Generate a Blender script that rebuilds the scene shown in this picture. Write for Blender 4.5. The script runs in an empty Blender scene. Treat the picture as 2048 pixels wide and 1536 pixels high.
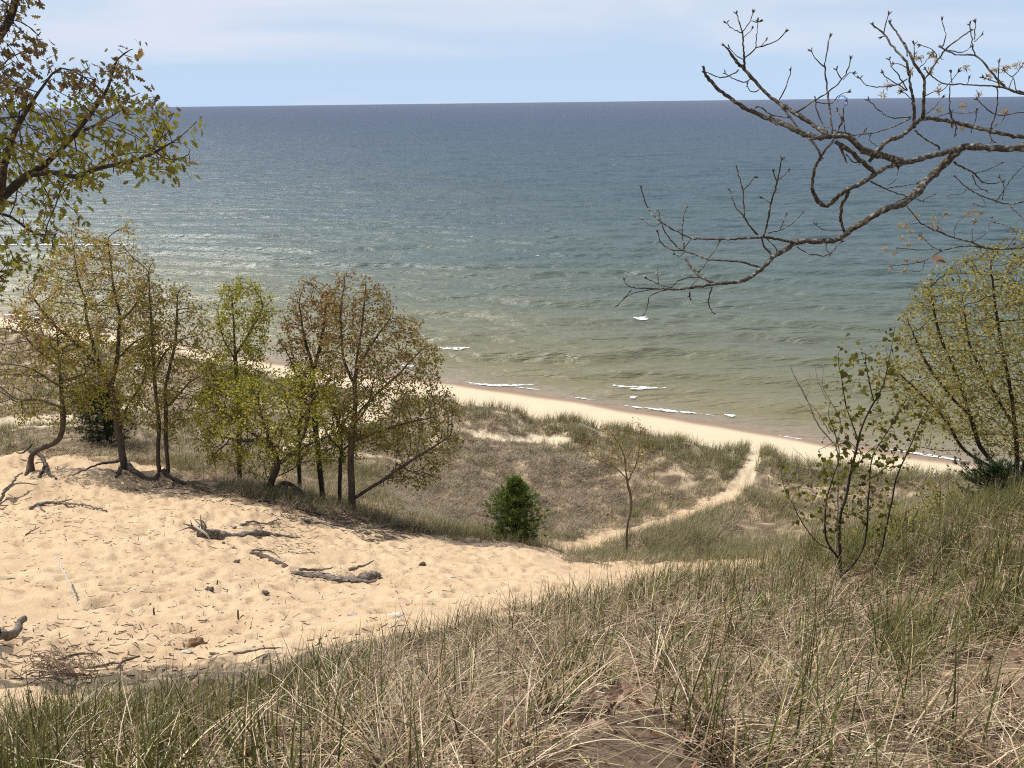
import bpy, math, random
import numpy as np
from mathutils import Matrix

rng = np.random.default_rng(11)
random.seed(11)
scene = bpy.context.scene
COL = scene.collection

# ------------------------------------------------------------------ camera
F = 1550.0
CAM = np.array([0.0, 0.0, 20.0])
PITCH = math.atan((768 - 204.0) / F)
ROLL = math.radians(0.70)
cp, sp, cr, sr = math.cos(PITCH), math.sin(PITCH), math.cos(ROLL), math.sin(ROLL)
FW = np.array([0, cp, -sp]); UP0 = np.array([0, sp, cp]); RT0 = np.array([1.0, 0, 0])
RT = RT0 * cr - UP0 * sr
UP = UP0 * cr + RT0 * sr


def ray(px, py):
    px = np.asarray(px, float); py = np.asarray(py, float)
    return FW * F + (px - 1024)[..., None] * RT - (py - 768)[..., None] * UP


def at(px, py, Y):
    """point seen at photo pixel (px,py) at forward distance Y"""
    d = ray(px, py)
    return CAM + d * (np.asarray(Y, float) / d[..., 1])[..., None]


def project(P):
    q = P - CAM
    a = q @ FW
    a = np.where(a > 0.05, a, 0.05)
    return 1024 + F * (q @ RT) / a, 768 - F * (q @ UP) / a


# ------------------------------------------------------------------ noise
def _hash(ix, iy, seed):
    h = (ix.astype(np.int64) * 374761393 + iy.astype(np.int64) * 668265263 + seed * 974634777) & 0xFFFFFFFF
    h = ((h ^ (h >> 13)) * 1274126177) & 0xFFFFFFFF
    h = ((h ^ (h >> 16)) * 2246822519) & 0xFFFFFFFF
    h = h ^ (h >> 15)
    return (h & 0xFFFFFF) / float(0xFFFFFF)


def noise(x, y, seed=0):
    x = np.asarray(x, float); y = np.asarray(y, float)
    ix = np.floor(x); iy = np.floor(y)
    fx = x - ix; fy = y - iy
    ux = fx * fx * fx * (fx * (fx * 6 - 15) + 10); uy = fy * fy * fy * (fy * (fy * 6 - 15) + 10)

    def g(ax, ay):
        a = _hash(ix + ax, iy + ay, seed) * 2 * math.pi
        return np.cos(a) * (fx - ax) + np.sin(a) * (fy - ay)
    n0 = g(0, 0) * (1 - ux) + g(1, 0) * ux
    n1 = g(0, 1) * (1 - ux) + g(1, 1) * ux
    return (n0 * (1 - uy) + n1 * uy) * 1.5


def fbm(x, y, o=3, seed=0, gain=0.5):
    s = 0; a = 1.0
    for k in range(o):
        s = s + a * noise(np.asarray(x) * 2 ** k, np.asarray(y) * 2 ** k, seed + k * 17)
        a *= gain
    return s


def sstep(a, b, x):
    t = np.clip((np.asarray(x, float) - a) / (b - a), 0, 1)
    return t * t * (3 - 2 * t)


def inpoly(px, py, poly):
    px = np.asarray(px); py = np.asarray(py)
    inside = np.zeros(px.shape, bool)
    n = len(poly)
    for i in range(n):
        x1, y1 = poly[i]; x2, y2 = poly[(i + 1) % n]
        if y1 == y2:
            continue
        c = ((y1 > py) != (y2 > py)) & (px < (x2 - x1) * (py - y1) / (y2 - y1) + x1)
        inside ^= c
    return inside


# ------------------------------------------------------------------ mesh helpers
def new_mesh(name, verts, quads=None, tris=None, mat=None, parent=None, cols=None, smooth=False, attrs=None, polys=None):
    me = bpy.data.meshes.new(name)
    verts = np.asarray(verts, np.float32)
    groups = []
    if quads is not None and len(quads):
        groups.append((np.asarray(quads, np.int32), 4))
    if tris is not None and len(tris):
        groups.append((np.asarray(tris, np.int32), 3))
    if polys is not None and len(polys):
        p = np.asarray(polys, np.int32); groups.append((p, p.shape[1]))
    nl = sum(g.size for g, k in groups); npoly = sum(len(g) for g, k in groups)
    me.vertices.add(len(verts)); me.vertices.foreach_set('co', verts.ravel())
    me.loops.add(nl); me.polygons.add(npoly)
    me.loops.foreach_set('vertex_index', np.concatenate([g.ravel() for g, k in groups]))
    starts = []; s = 0
    for g, k in groups:
        starts.append(s + np.arange(len(g), dtype=np.int32) * k); s += g.size
    me.polygons.foreach_set('loop_start', np.concatenate(starts).astype(np.int32))
    if smooth:
        me.polygons.foreach_set('use_smooth', np.ones(npoly, bool))
    me.update(calc_edges=True)
    if cols is not None:
        a = me.attributes.new('col', 'FLOAT_COLOR', 'POINT')
        c = np.ones((len(verts), 4), np.float32); c[:, :3] = cols
        a.data.foreach_set('color', c.ravel())
    for k, v in (attrs or {}).items():
        a = me.attributes.new(k, 'FLOAT', 'POINT'); a.data.foreach_set('value', np.asarray(v, np.float32))
    if mat:
        me.materials.append(mat)
    o = bpy.data.objects.new(name, me)
    COL.objects.link(o)
    if parent is not None:
        o.parent = parent
        o.location = -np.array(parent.location)
    return o


def tag(o, label=None, cat=None, group=None, kind=None):
    if label: o['label'] = label
    if cat: o['category'] = cat
    if group: o['group'] = group
    if kind: o['kind'] = kind
    return o


def empty(name, loc, label, cat, group=None):
    o = bpy.data.objects.new(name, None)
    COL.objects.link(o)
    o.location = [float(v) for v in loc]
    o.empty_display_size = 0.3
    return tag(o, label, cat, group)


def resample(P, step):
    P = np.asarray(P, float)
    d = np.r_[0, np.cumsum(np.linalg.norm(np.diff(P, axis=0), axis=1))]
    n = max(2, int(round(d[-1] / step)) + 1)
    t = np.linspace(0, d[-1], n)
    return np.stack([np.interp(t, d, P[:, k]) for k in range(P.shape[1])], 1)


def smooth_line(P, step):
    """Catmull-Rom through the points (any number of columns), resampled by arc length of the first three"""
    P = np.asarray(P, float)
    if len(P) < 3:
        Q = P
    else:
        E = np.vstack([2 * P[0] - P[1], P, 2 * P[-1] - P[-2]])
        out = []
        for i in range(1, len(E) - 2):
            t = np.linspace(0, 1, 8, endpoint=False)[:, None]
            a, b, c, d = E[i - 1], E[i], E[i + 1], E[i + 2]
            out.append(0.5 * (2 * b + (c - a) * t + (2 * a - 5 * b + 4 * c - d) * t ** 2 + (3 * b - a - 3 * c + d) * t ** 3))
        Q = np.vstack(out + [P[-1:]])
    d = np.r_[0, np.cumsum(np.linalg.norm(np.diff(Q[:, :3], axis=0), axis=1))]
    n = max(3, int(round(d[-1] / step)) + 1)
    t = np.linspace(0, d[-1], n)
    return np.stack([np.interp(t, d, Q[:, k]) for k in range(Q.shape[1])], 1)


class Tubes:
    """collects tapered tubes into one mesh"""
    def __init__(self):
        self.v = []; self.q = []; self.t = []; self.n = 0; self.c = []

    def add(self, P, r, sides=6, rough=0.0, flat=1.0, col=None):
        P = np.asarray(P, float); n = len(P)
        r = np.broadcast_to(np.asarray(r, float), (n,)).copy()
        T = np.gradient(P, axis=0); T /= np.linalg.norm(T, axis=1)[:, None] + 1e-9
        ref = np.array([0, 0, 1.0]) if abs(T[0][2]) < 0.9 else np.array([1.0, 0, 0])
        U = np.zeros_like(P)
        u = ref - T[0] * (ref @ T[0]); u /= np.linalg.norm(u)
        for i in range(n):
            u = u - T[i] * (u @ T[i]); u /= np.linalg.norm(u) + 1e-9
            U[i] = u
        V = np.cross(T, U)
        a = np.arange(sides) / sides * 2 * math.pi
        rr = r[:, None] * np.ones(sides)
        if rough:
            sd_ = int(rng.integers(1000))
            u_ = np.arange(n)[:, None] * 0.22 + np.zeros(sides)[None]; k_ = np.arange(sides)[None] * 1.7 + np.zeros(n)[:, None]
            ridge = 1.5 * noise(k_, u_ * 0.35, sd_) + 0.45 * noise(k_ * 1.9, u_ * 1.6, sd_ + 1) + 0.3 * rng.normal(0, 1, (n, sides))
            rr = rr * np.maximum(0.35, 1 + rough * ridge)
        ring = P[:, None, :] + rr[..., None] * (np.cos(a)[None, :, None] * U[:, None, :] * flat + np.sin(a)[None, :, None] * V[:, None, :])
        b = self.n
        self.v.append(ring.reshape(-1, 3))
        i, j = np.meshgrid(np.arange(n - 1), np.arange(sides), indexing='ij')
        j2 = (j + 1) % sides
        self.q.append(np.stack([b + i * sides + j, b + i * sides + j2, b + (i + 1) * sides + j2, b + (i + 1) * sides + j], -1).reshape(-1, 4))
        self.v.append(np.stack([P[0] - T[0] * r[0] * 0.3, P[-1] + T[-1] * r[-1] * 0.8]))
        c0 = b + n * sides
        k = np.arange(sides); k2 = (k + 1) % sides
        self.t.append(np.stack([np.full(sides, c0), b + k2, b + k], -1))
        e = b + (n - 1) * sides
        self.t.append(np.stack([np.full(sides, c0 + 1), e + k, e + k2], -1))
        self.n += n * sides + 2
        if col is not None:
            self.c.append(np.tile(col, (n * sides + 2, 1)))

    def build(self, name, mat, parent=None):
        return new_mesh(name, np.vstack(self.v), np.vstack(self.q), np.vstack(self.t), mat, parent, smooth=True,
                        cols=np.vstack(self.c) if self.c else None)


def unit(v):
    return v / (np.linalg.norm(v, axis=-1, keepdims=True) + 1e-9)


def scatter(name, tv, tf, pos, axis, side, scale, cols, mat, parent=None, jitter=0.0):
    """copies of a small template (x along axis, y along side) joined into one mesh"""
    tv = np.asarray(tv, float); tf = np.asarray(tf, int)
    axis = unit(axis); side = unit(side - axis * np.sum(side * axis, -1, keepdims=True)); nor = np.cross(axis, side)
    s = np.asarray(scale, float)[:, None, None]
    V = pos[:, None, :] + s * (tv[None, :, 0:1] * axis[:, None] + tv[None, :, 1:2] * side[:, None] + tv[None, :, 2:3] * nor[:, None])
    k = len(tv)
    Fc = (np.arange(len(pos)) * k)[:, None, None] + tf[None]
    C = np.repeat(cols, k, axis=0)
    return new_mesh(name, V.reshape(-1, 3), polys=Fc.reshape(-1, tf.shape[1]), mat=mat, parent=parent, cols=C)


def blades(name, base, phi, L, a0, bend, w, cols, mat, K=4, tipcol=None, parent=None, face=None):
    """curved tapering ribbons: start angle a0 from vertical, bending over by bend towards phi"""
    N = len(base)
    t = np.linspace(0, 1, K + 1)
    ang = a0[:, None] + bend[:, None] * (t[None] ** 1.3)
    am = 0.5 * (ang[:, 1:] + ang[:, :-1])
    dh = np.cumsum(np.sin(am), 1) / K; dz = np.cumsum(np.cos(am), 1) / K
    dh = np.c_[np.zeros(N), dh] * L[:, None]; dz = np.c_[np.zeros(N), dz] * L[:, None]
    hx = np.cos(phi)[:, None]; hy = np.sin(phi)[:, None]
    P = np.stack([base[:, 0:1] + dh * hx, base[:, 1:2] + dh * hy, base[:, 2:3] + dz], -1)
    ps = phi + math.pi / 2 + rng.normal(0, 0.5, N)
    S = np.stack([np.cos(ps), np.sin(ps), rng.normal(0, 0.25, N)], -1)
    wd = w[:, None] * np.maximum(0.12, (1 - t[None]) ** 0.7) * 0.5
    A = P + S[:, None] * wd[..., None]; B = P - S[:, None] * wd[..., None]
    V = np.stack([A, B], 2).reshape(N, -1, 3)
    k = 2 * (K + 1)
    i = np.arange(K) * 2
    q = np.stack([i, i + 1, i + 3, i + 2], -1)
    Q = (np.arange(N) * k)[:, None, None] + q[None]
    if tipcol is None:
        C = np.repeat(cols, k, 0)
    else:
        m = np.repeat(t, 2)[None, :, None] ** 1.5
        C = (cols[:, None] * (1 - m) + tipcol[:, None] * m).reshape(-1, 3)
    return new_mesh(name, V.reshape(-1, 3), Q.reshape(-1, 4), mat=mat, cols=C, parent=parent)


# ------------------------------------------------------------------ materials
def nodes_of(name):
    m = bpy.data.materials.new(name); m.use_nodes = True
    nt = m.node_tree; nt.nodes.clear()
    out = nt.nodes.new('ShaderNodeOutputMaterial')
    return m, nt, out


def N(nt, typ, **kw):
    n = nt.nodes.new(typ)
    for k, v in kw.items():
        if k == 'ins':
            for a, b in v.items():
                n.inputs[a].default_value = b
        else:
            setattr(n, k, v)
    return n


def ramp(nt, stops, interp='LINEAR'):
    r = nt.nodes.new('ShaderNodeValToRGB')
    r.color_ramp.interpolation = interp
    el = r.color_ramp.elements
    while len(el) < len(stops):
        el.new(0.5)
    for e, (p, c) in zip(el, stops):
        e.position = p; e.color = (*c, 1) if len(c) == 3 else c
    return r


def leaf_mat(name, trans=0.4, rough=0.5, spec=0.25, tint=(1.25, 1.2, 0.6)):
    m, nt, out = nodes_of(name)
    at_ = N(nt, 'ShaderNodeAttribute', attribute_name='col')
    geo = N(nt, 'ShaderNodeTexCoord')
    no = N(nt, 'ShaderNodeTexNoise', ins={'Scale': 9.0, 'Detail': 2.0})
    nt.links.new(geo.outputs['Object'], no.inputs['Vector'])
    rm = ramp(nt, [(0.3, (0.75, 0.75, 0.75)), (0.7, (1.2, 1.2, 1.2))])
    nt.links.new(no.outputs['Fac'], rm.inputs['Fac'])
    mul = N(nt, 'ShaderNodeMix', data_type='RGBA', blend_type='MULTIPLY', ins={0: 1.0})
    nt.links.new(at_.outputs['Color'], mul.inputs[6]); nt.links.new(rm.outputs['Color'], mul.inputs[7])
    p = N(nt, 'ShaderNodeBsdfPrincipled', ins={'Roughness': rough, 'Specular IOR Level': spec})
    nt.links.new(mul.outputs[2], p.inputs['Base Color'])
    tr = N(nt, 'ShaderNodeBsdfTranslucent')
    tm = N(nt, 'ShaderNodeMix', data_type='RGBA', blend_type='MULTIPLY', ins={0: 1.0, 7: (*tint, 1)})
    nt.links.new(mul.outputs[2], tm.inputs[6]); nt.links.new(tm.outputs[2], tr.inputs['Color'])
    mx = N(nt, 'ShaderNodeMixShader', ins={0: trans})
    nt.links.new(p.outputs[0], mx.inputs[1]); nt.links.new(tr.outputs[0], mx.inputs[2])
    nt.links.new(mx.outputs[0], out.inputs[0])
    return m


def bark_mat(name, dark, light, scale=14.0, lichen=None, stretch=(1, 1, 0.3), bump=0.5):
    m, nt, out = nodes_of(name)
    tc = N(nt, 'ShaderNodeTexCoord')
    mp = N(nt, 'ShaderNodeMapping'); mp.inputs['Scale'].default_value = stretch
    nt.links.new(tc.outputs['Object'], mp.inputs['Vector'])
    n1 = N(nt, 'ShaderNodeTexNoise', ins={'Scale': scale, 'Detail': 6.0, 'Roughness': 0.65})
    nt.links.new(mp.outputs[0], n1.inputs['Vector'])
    rm = ramp(nt, [(0.3, dark), (0.7, light)])
    nt.links.new(n1.outputs['Fac'], rm.inputs['Fac'])
    colr = rm.outputs['Color']
    if lichen:
        n2 = N(nt, 'ShaderNodeTexNoise', ins={'Scale': scale * 0.6, 'Detail': 4.0})
        nt.links.new(tc.outputs['Object'], n2.inputs['Vector'])
        r2 = ramp(nt, [(0.52, (0, 0, 0)), (0.66, (0.75, 0.75, 0.75))])
        nt.links.new(n2.outputs['Fac'], r2.inputs['Fac'])
        mx = N(nt, 'ShaderNodeMix', data_type='RGBA', ins={7: (*lichen, 1)})
        nt.links.new(r2.outputs['Color'], mx.inputs[0]); nt.links.new(colr, mx.inputs[6])
        colr = mx.outputs[2]
    p = N(nt, 'ShaderNodeBsdfPrincipled', ins={'Roughness': 0.85, 'Specular IOR Level': 0.2})
    nt.links.new(colr, p.inputs['Base Color'])
    b = N(nt, 'ShaderNodeBump', ins={'Strength': bump, 'Distance': 0.02})
    nt.links.new(n1.outputs['Fac'], b.inputs['Height']); nt.links.new(b.outputs[0], p.inputs['Normal'])
    nt.links.new(p.outputs[0], out.inputs[0])
    return m


M_LEAF = leaf_mat('spring_leaf', 0.42, 0.6, 0.12)
M_OAKLEAF = leaf_mat('oak_leaf', 0.38, 0.55, 0.15)
M_GRASS = leaf_mat('grass_blade', 0.25, 0.45, 0.3, (1.1, 1.1, 0.7))
M_DRY = leaf_mat('dry_blade', 0.2, 0.6, 0.2, (1.1, 1.05, 0.9))
M_DEADLEAF = leaf_mat('dead_leaf', 0.15, 0.7, 0.15, (1.1, 0.9, 0.6))
M_NEEDLE = leaf_mat('pine_needle', 0.2, 0.45, 0.3, (1.0, 1.1, 0.5))
M_BARK = bark_mat('grey_brown_bark', (0.03, 0.024, 0.018), (0.115, 0.09, 0.068))
M_BARKDARK = bark_mat('dark_bark', (0.02, 0.016, 0.013), (0.075, 0.06, 0.047))
M_BRANCH = bark_mat('lichen_bark', (0.018, 0.015, 0.013), (0.11, 0.093, 0.075), 70.0, (0.31, 0.30, 0.25), (1, 1, 1))
M_DRIFT = bark_mat('weathered_wood', (0.035, 0.028, 0.022), (0.27, 0.225, 0.185), 22.0, None, (0.3, 1, 1), 1.0)
M_PALEWOOD = bark_mat('bleached_wood', (0.3, 0.26, 0.21), (0.62, 0.56, 0.47), 30.0)
M_TWIG = bark_mat('grey_twig', (0.16, 0.13, 0.11), (0.42, 0.38, 0.33), 30.0)
M_BRUSH = bark_mat('brown_brush', (0.08, 0.05, 0.035), (0.24, 0.165, 0.11), 40.0)
M_STICK = bark_mat('dead_stick', (0.04, 0.03, 0.024), (0.15, 0.115, 0.09), 40.0)

# ------------------------------------------------------------------ terrain
SHORE_PX = [(-500, 548), (0, 629), (150, 650), (330, 680), (470, 709), (650, 738), (870, 760), (1000, 777), (1100, 791),
            (1250, 816), (1400, 841), (1500, 858), (1640, 882), (1850, 912), (1960, 928), (2300, 978)]
_sp = np.array([at(a, b, 1.0) - CAM for a, b in SHORE_PX])
_sp = _sp * (-20.0 / _sp[:, 2:3])
_sp = np.vstack([[_sp[0][0] - 300, _sp[0][1] + 130, 0], _sp, [_sp[-1][0] + 200, _sp[-1][1] - 80, 0]])
_o = np.argsort(_sp[:, 0]); SHX, SHY = _sp[_o, 0], _sp[_o, 1]


def shore(x, y):
    """metres inland of the water's edge (negative over the lake)"""
    return (np.interp(x, SHX, SHY) - y) * 0.91


CTRL_PX = [
    (0, 1536, 2.3), (500, 1536, 1.9), (1024, 1536, 1.7), (1500, 1536, 1.75), (2048, 1536, 1.9),
    (0, 1400, 4.9), (300, 1400, 4.7), (600, 1380, 4.2), (1000, 1290, 4.0), (1400, 1195, 5.4), (1690, 1165, 6.0),
    (2048, 1300, 3.3), (2048, 1010, 8.0), (1500, 1350, 3.1), (1000, 1400, 2.75), (1850, 1085, 7.0), (300, 1470, 3.1),
    (0, 1300, 7.2), (300, 1300, 7.0), (600, 1280, 7.0),
    (0, 1150, 12), (300, 1150, 12), (650, 1150, 12.5), (1000, 1180, 12), (1000, 1120, 17), (1250, 1145, 18.0), (1450, 1136, 17.0),
    (0, 1000, 20), (300, 1000, 20), (600, 1060, 18), (800, 1080, 18.5),
    (50, 940, 24), (250, 948, 24), (480, 965, 23.5), (705, 1022, 22), (900, 1080, 20.5), (1032, 1087, 20),
    (50, 895, 27), (250, 900, 28.0), (50, 835, 36), (50, 750, 50), (50, 680, 63),
    (400, 870, 35), (400, 770, 48), (598, 977, 24.5), (645, 997, 23.5), (620, 935, 30), (850, 1000, 29), (900, 900, 37.5),
    (1000, 1050, 28), (1000, 960, 33.5), (1000, 880, 40), (1000, 845, 43.5),
    (1255, 1106, 24.6), (1180, 1082, 26.6), (1300, 1047, 29.0), (1450, 992, 32.5), (1500, 928, 37.0), (1300, 905, 38.5),
    (1600, 1050, 28.5), (1600, 965, 35), (1800, 1020, 29), (1800, 965, 34.0), (1500, 1100, 24),
    (1900, 1022, 14), (2030, 992, 11.5), (1950, 975, 19),
]
CTRL_XYZ = [(0, 0, -1.62), (0, -4, -1.2), (-7, -4, -1.8), (7, -4, -1.0), (0, -25, 1.5), (-25, -15, -2), (25, -15, 1.0),
            (-8.2, 8.2, -6.1), (-16, 6, -7), (-30, 12, -10), (-45, 28, -14), (-60, 50, -17.2), (-90, 70, -18),
            (5.2, 4.5, -2.5), (9, 6, -3.2), (16, 10, -5.5), (26, 16, -9), (28, 28, -16), (45, 20, -16), (45, 0, -5)]
_c = [at(a, b, y) - CAM for a, b, y in CTRL_PX] + [np.array(p, float) for p in CTRL_XYZ]
_c = np.array(_c)


def warp(x, y):
    r = np.hypot(x, y) + 1e-6
    k = np.log(1 + r / 2.0) / r
    return x * k, y * k


def _tps(d2):
    return 0.5 * d2 * np.log(d2 + 1e-12)


_wx, _wy = warp(_c[:, 0], _c[:, 1])
_n = len(_c)
_A = np.zeros((_n + 3, _n + 3))
_A[:_n, :_n] = _tps((_wx[:, None] - _wx) ** 2 + (_wy[:, None] - _wy) ** 2) + np.eye(_n) * 0.004
_A[:_n, _n] = 1; _A[:_n, _n + 1] = _wx; _A[:_n, _n + 2] = _wy; _A[_n:, :_n] = _A[:_n, _n:].T
_wt = np.linalg.solve(_A, np.r_[_c[:, 2], 0, 0, 0])


def base_z(x, y):
    x = np.asarray(x, float); y = np.asarray(y, float)
    sh = x.shape; x = x.ravel(); y = y.ravel()
    out = np.empty(len(x))
    for i in range(0, len(x), 60000):
        wx, wy = warp(x[i:i + 60000], y[i:i + 60000])
        z = _wt[_n] + _wt[_n + 1] * wx + _wt[_n + 2] * wy
        for k in range(_n):
            z = z + _wt[k] * _tps((wx - _wx[k]) ** 2 + (wy - _wy[k]) ** 2)
        out[i:i + 60000] = z
    s = shore(x, y)
    out = out + 20.0
    beach = np.where(s > 0, 0.13 * s, 0.09 * s)
    beach = np.maximum(beach, -3.0)
    r = np.hypot(x, y)
    out = np.maximum(out, 0.75)
    k = sstep(4.8 + 0.9 * noise(x / 4, y / 4, 5), 8.0 + 0.9 * noise(x / 4, y / 4, 5), s)
    z = beach * (1 - k) + out * k
    far = sstep(18, 27, r)
    z = z + k * far * (0.32 * fbm(x / 3.2, y / 3.2, 2, 3) + 0.12 * noise(x / 1.1, y / 1.1, 9))
    z = z + k * (1 - far) * (0.10 * fbm(x / 2.3, y / 2.3, 2, 31) * sstep(3, 9, r) + 0.035 * noise(x / 0.7, y / 0.7, 12))
    # grassy foredune hummocks behind the beach
    hum = sstep(6.0, 8.0, s) * (1 - sstep(9.5, 13, s))
    z = z + hum * (0.12 + 0.5 * noise(x / 2.6, y / 2.6, 40))
    return z.reshape(sh)


fine = np.linspace(math.radians(-46), math.radians(46), 900)
coarse = np.linspace(math.radians(46), math.radians(314), 90)[1:-1]
AZ = np.concatenate([fine, coarse])
R0, RR, NR = 0.45, 1.0083, 700
RAD = R0 * RR ** np.arange(NR)
A2, R2 = np.meshgrid(AZ, RAD)
GX = R2 * np.sin(A2); GY = R2 * np.cos(A2)
GZ = base_z(GX, GY)
PXg, PYg = project(np.stack([GX, GY, GZ], -1).reshape(-1, 3))
PXg = PXg.reshape(GX.shape); PYg = PYg.reshape(GX.shape)
Sg = shore(GX, GY)


def hit_base(px, py):
    """first point where the line of sight of a photo pixel meets the ground"""
    Y = np.exp(np.linspace(math.log(1.2), math.log(110), 900))
    P = at(np.full(900, px, float), np.full(900, py, float), Y)
    d = P[:, 2] - base_z(P[:, 0], P[:, 1])
    i = int(np.argmax(d < 0))
    if i == 0:
        i = len(d) - 1
    t = d[i - 1] / (d[i - 1] - d[i] + 1e-9)
    return P[i - 1] * (1 - t) + P[i] * t


SAND_LOW = np.array([(-900, 1520), (0, 1445), (300, 1418), (500, 1372), (700, 1335), (900, 1276), (1000, 1248), (1100, 1222),
                     (1200, 1200), (1300, 1180), (1400, 1170), (1500, 1154), (1600, 1140)], float)
SAND_HIGH = np.array([(-900, 880), (0, 900), (100, 912), (250, 922), (380, 945), (470, 985), (560, 1015), (700, 1037), (880, 1074),
                      (985, 1084), (1100, 1096), (1140, 1128), (1280, 1126), (1480, 1120), (1600, 1124)], float)
PATH_PX = [(1120, 1096), (1180, 1086), (1250, 1066), (1320, 1046), (1400, 1022), (1450, 999), (1480, 970), (1497, 940), (1506, 914), (1513, 898), (1522, 884)]
PATH = smooth_line(np.array([hit_base(a, b) for a, b in PATH_PX]), 0.3)
SANDSPOTS = [[(930, 864), (1010, 869), (1120, 873), (1150, 880), (1120, 887), (1040, 887), (960, 878)],
             [(-60, 838), (60, 832), (170, 826), (280, 800), (300, 815), (180, 846), (60, 856), (-60, 860)],
             [(540, 905), (640, 855), (700, 812), (760, 782), (812, 786), (770, 830), (690, 866), (600, 896)]]


def pathdist(x, y):
    d = np.full(np.shape(x), 99.0)
    for p in PATH:
        d = np.minimum(d, (x - p[0]) ** 2 + (y - p[1]) ** 2) if p is PATH[0] else np.minimum(d, (x - p[0]) ** 2 + (y - p[1]) ** 2)
    return np.sqrt(d)


def zone(x, y, z):
    """cover at ground points: returns fore (grass knoll 0/1), sand (dune slope), plain (grassy hollow), all as booleans"""
    px, py = project(np.stack([x, y, z], -1))
    r = np.hypot(x, y); s = shore(x, y)
    nz = 18 * noise(x / 1.1, y / 1.1, 77) + 10 * noise(x / 0.4, y / 0.4, 78)
    low = np.interp(px, SAND_LOW[:, 0], SAND_LOW[:, 1])
    high = np.interp(px, SAND_HIGH[:, 0], SAND_HIGH[:, 1])
    fore = (r < 13) & ((py + nz * 1.6 > low) | (px > 1600)) & ((y > 0.3))
    fore = fore & ~((px < 350) & (r > 6.3)) & ~((px < 1250) & (r > 9))
    sand = ~fore & (r < 32) & (py > high + nz * 0.5) & (px < 1620)
    sand = sand | ((y <= 0.3) & (r < 20))
    spot = np.zeros(px.shape, bool)
    for p in SANDSPOTS:
        spot |= inpoly(px + nz * 0.4, py + nz * 0.25, p) & (r > 26)
    pd = pathdist(x, y) if len(np.atleast_1d(x)) < 3000000 else None
    onpath = pd < 0.42 + 0.010 * nz
    plain = ~fore & ~sand & ~spot & ~onpath & (s > 6.7 + 0.045 * nz) & (r > 9)
    return fore, sand, plain, onpath | spot, px, py, r, s


fore_g, sand_g, plain_g, bare_g, _, _, Rg, _ = zone(GX.ravel(), GY.ravel(), GZ.ravel())
# footprints and scuffs pressed into the loose sand
nf = 950
sandm = (sand_g | bare_g).reshape(GX.shape)
sx, sy = [], []
ii, jj = np.nonzero(sandm[:, :nf] & (R2[:, :nf] > 4) & (R2[:, :nf] < 42))
wgt = (R2[ii, jj] ** 2) * np.clip(0.5 + 0.9 * fbm(GX[ii, jj] / 2.0, GY[ii, jj] / 2.0, 2, 320), 0.05, 1.5); wgt = wgt / wgt.sum()
pick = rng.choice(len(ii), 12000, p=wgt)
dz = np.zeros_like(GZ)
daz = fine[1] - fine[0]
for k in pick:
    i0, j0 = ii[k], jj[k]
    r = RAD[i0]
    rad = 0.055 + 0.17 * rng.random() ** 2
    hi = int(rad * 2.4 / (r * (RR - 1))) + 1; hj = int(rad * 2.4 / (r * daz)) + 1
    a, b, c, d = max(0, i0 - hi), min(NR, i0 + hi + 1), max(0, j0 - hj), min(900, j0 + hj + 1)
    ex = GX[a:b, c:d] - GX[i0, j0]; ey = GY[a:b, c:d] - GY[i0, j0]
    th = rng.uniform(0, math.pi); ct, st = math.cos(th), math.sin(th)
    q = np.hypot((ex * ct + ey * st) / (rad * 1.45), (-ex * st + ey * ct) / rad)
    dep = rng.uniform(0.12, 0.36) * rad
    dz[a:b, c:d] += dep * (-np.exp(-q ** 2 * 2.2) + 0.55 * np.exp(-((q - 1.25) / 0.42) ** 2))
GZ = GZ + np.clip(dz, -0.09, 0.08)


def gz(x, y):
    """height of the finished ground (bilinear on its own grid, fine sector) or of the base shape elsewhere"""
    x = np.asarray(x, float); y = np.asarray(y, float)
    r = np.hypot(x, y); a = np.arctan2(x, y)
    fi = np.log(np.maximum(r, R0) / R0) / math.log(RR); fj = (a - fine[0]) / daz
    ok = (fj > 0) & (fj < 898) & (fi > 0) & (fi < NR - 2)
    i = np.clip(fi.astype(int), 0, NR - 2); j = np.clip(fj.astype(int), 0, 898)
    u = fi - i; v = fj - j
    zz = (GZ[i, j] * (1 - u) + GZ[i + 1, j] * u) * (1 - v) + (GZ[i, j + 1] * (1 - u) + GZ[i + 1, j + 1] * u) * v
    if np.all(ok):
        return zz
    return np.where(ok, zz, base_z(x, y))


def hit(px, py):
    p = hit_base(px, py)
    p[2] = float(gz(p[0:1], p[1:2])[0])
    return p


def hits(L):
    return np.array([hit(a, b) for a, b in L])


M = len(AZ)
tv = np.stack([GX, GY, GZ], -1).reshape(-1, 3)
i, j = np.meshgrid(np.arange(NR - 1), np.arange(M), indexing='ij')
j2 = (j + 1) % M
tq = np.stack([i * M + j, (i + 1) * M + j, (i + 1) * M + j2, i * M + j2], -1).reshape(-1, 4)
cv = len(tv)
tv = np.vstack([tv, [[0, 0, float(base_z(np.zeros(1), np.zeros(1))[0])]]])
k = np.arange(M)
tt = np.stack([np.full(M, cv), k, (k + 1) % M], -1)
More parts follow.
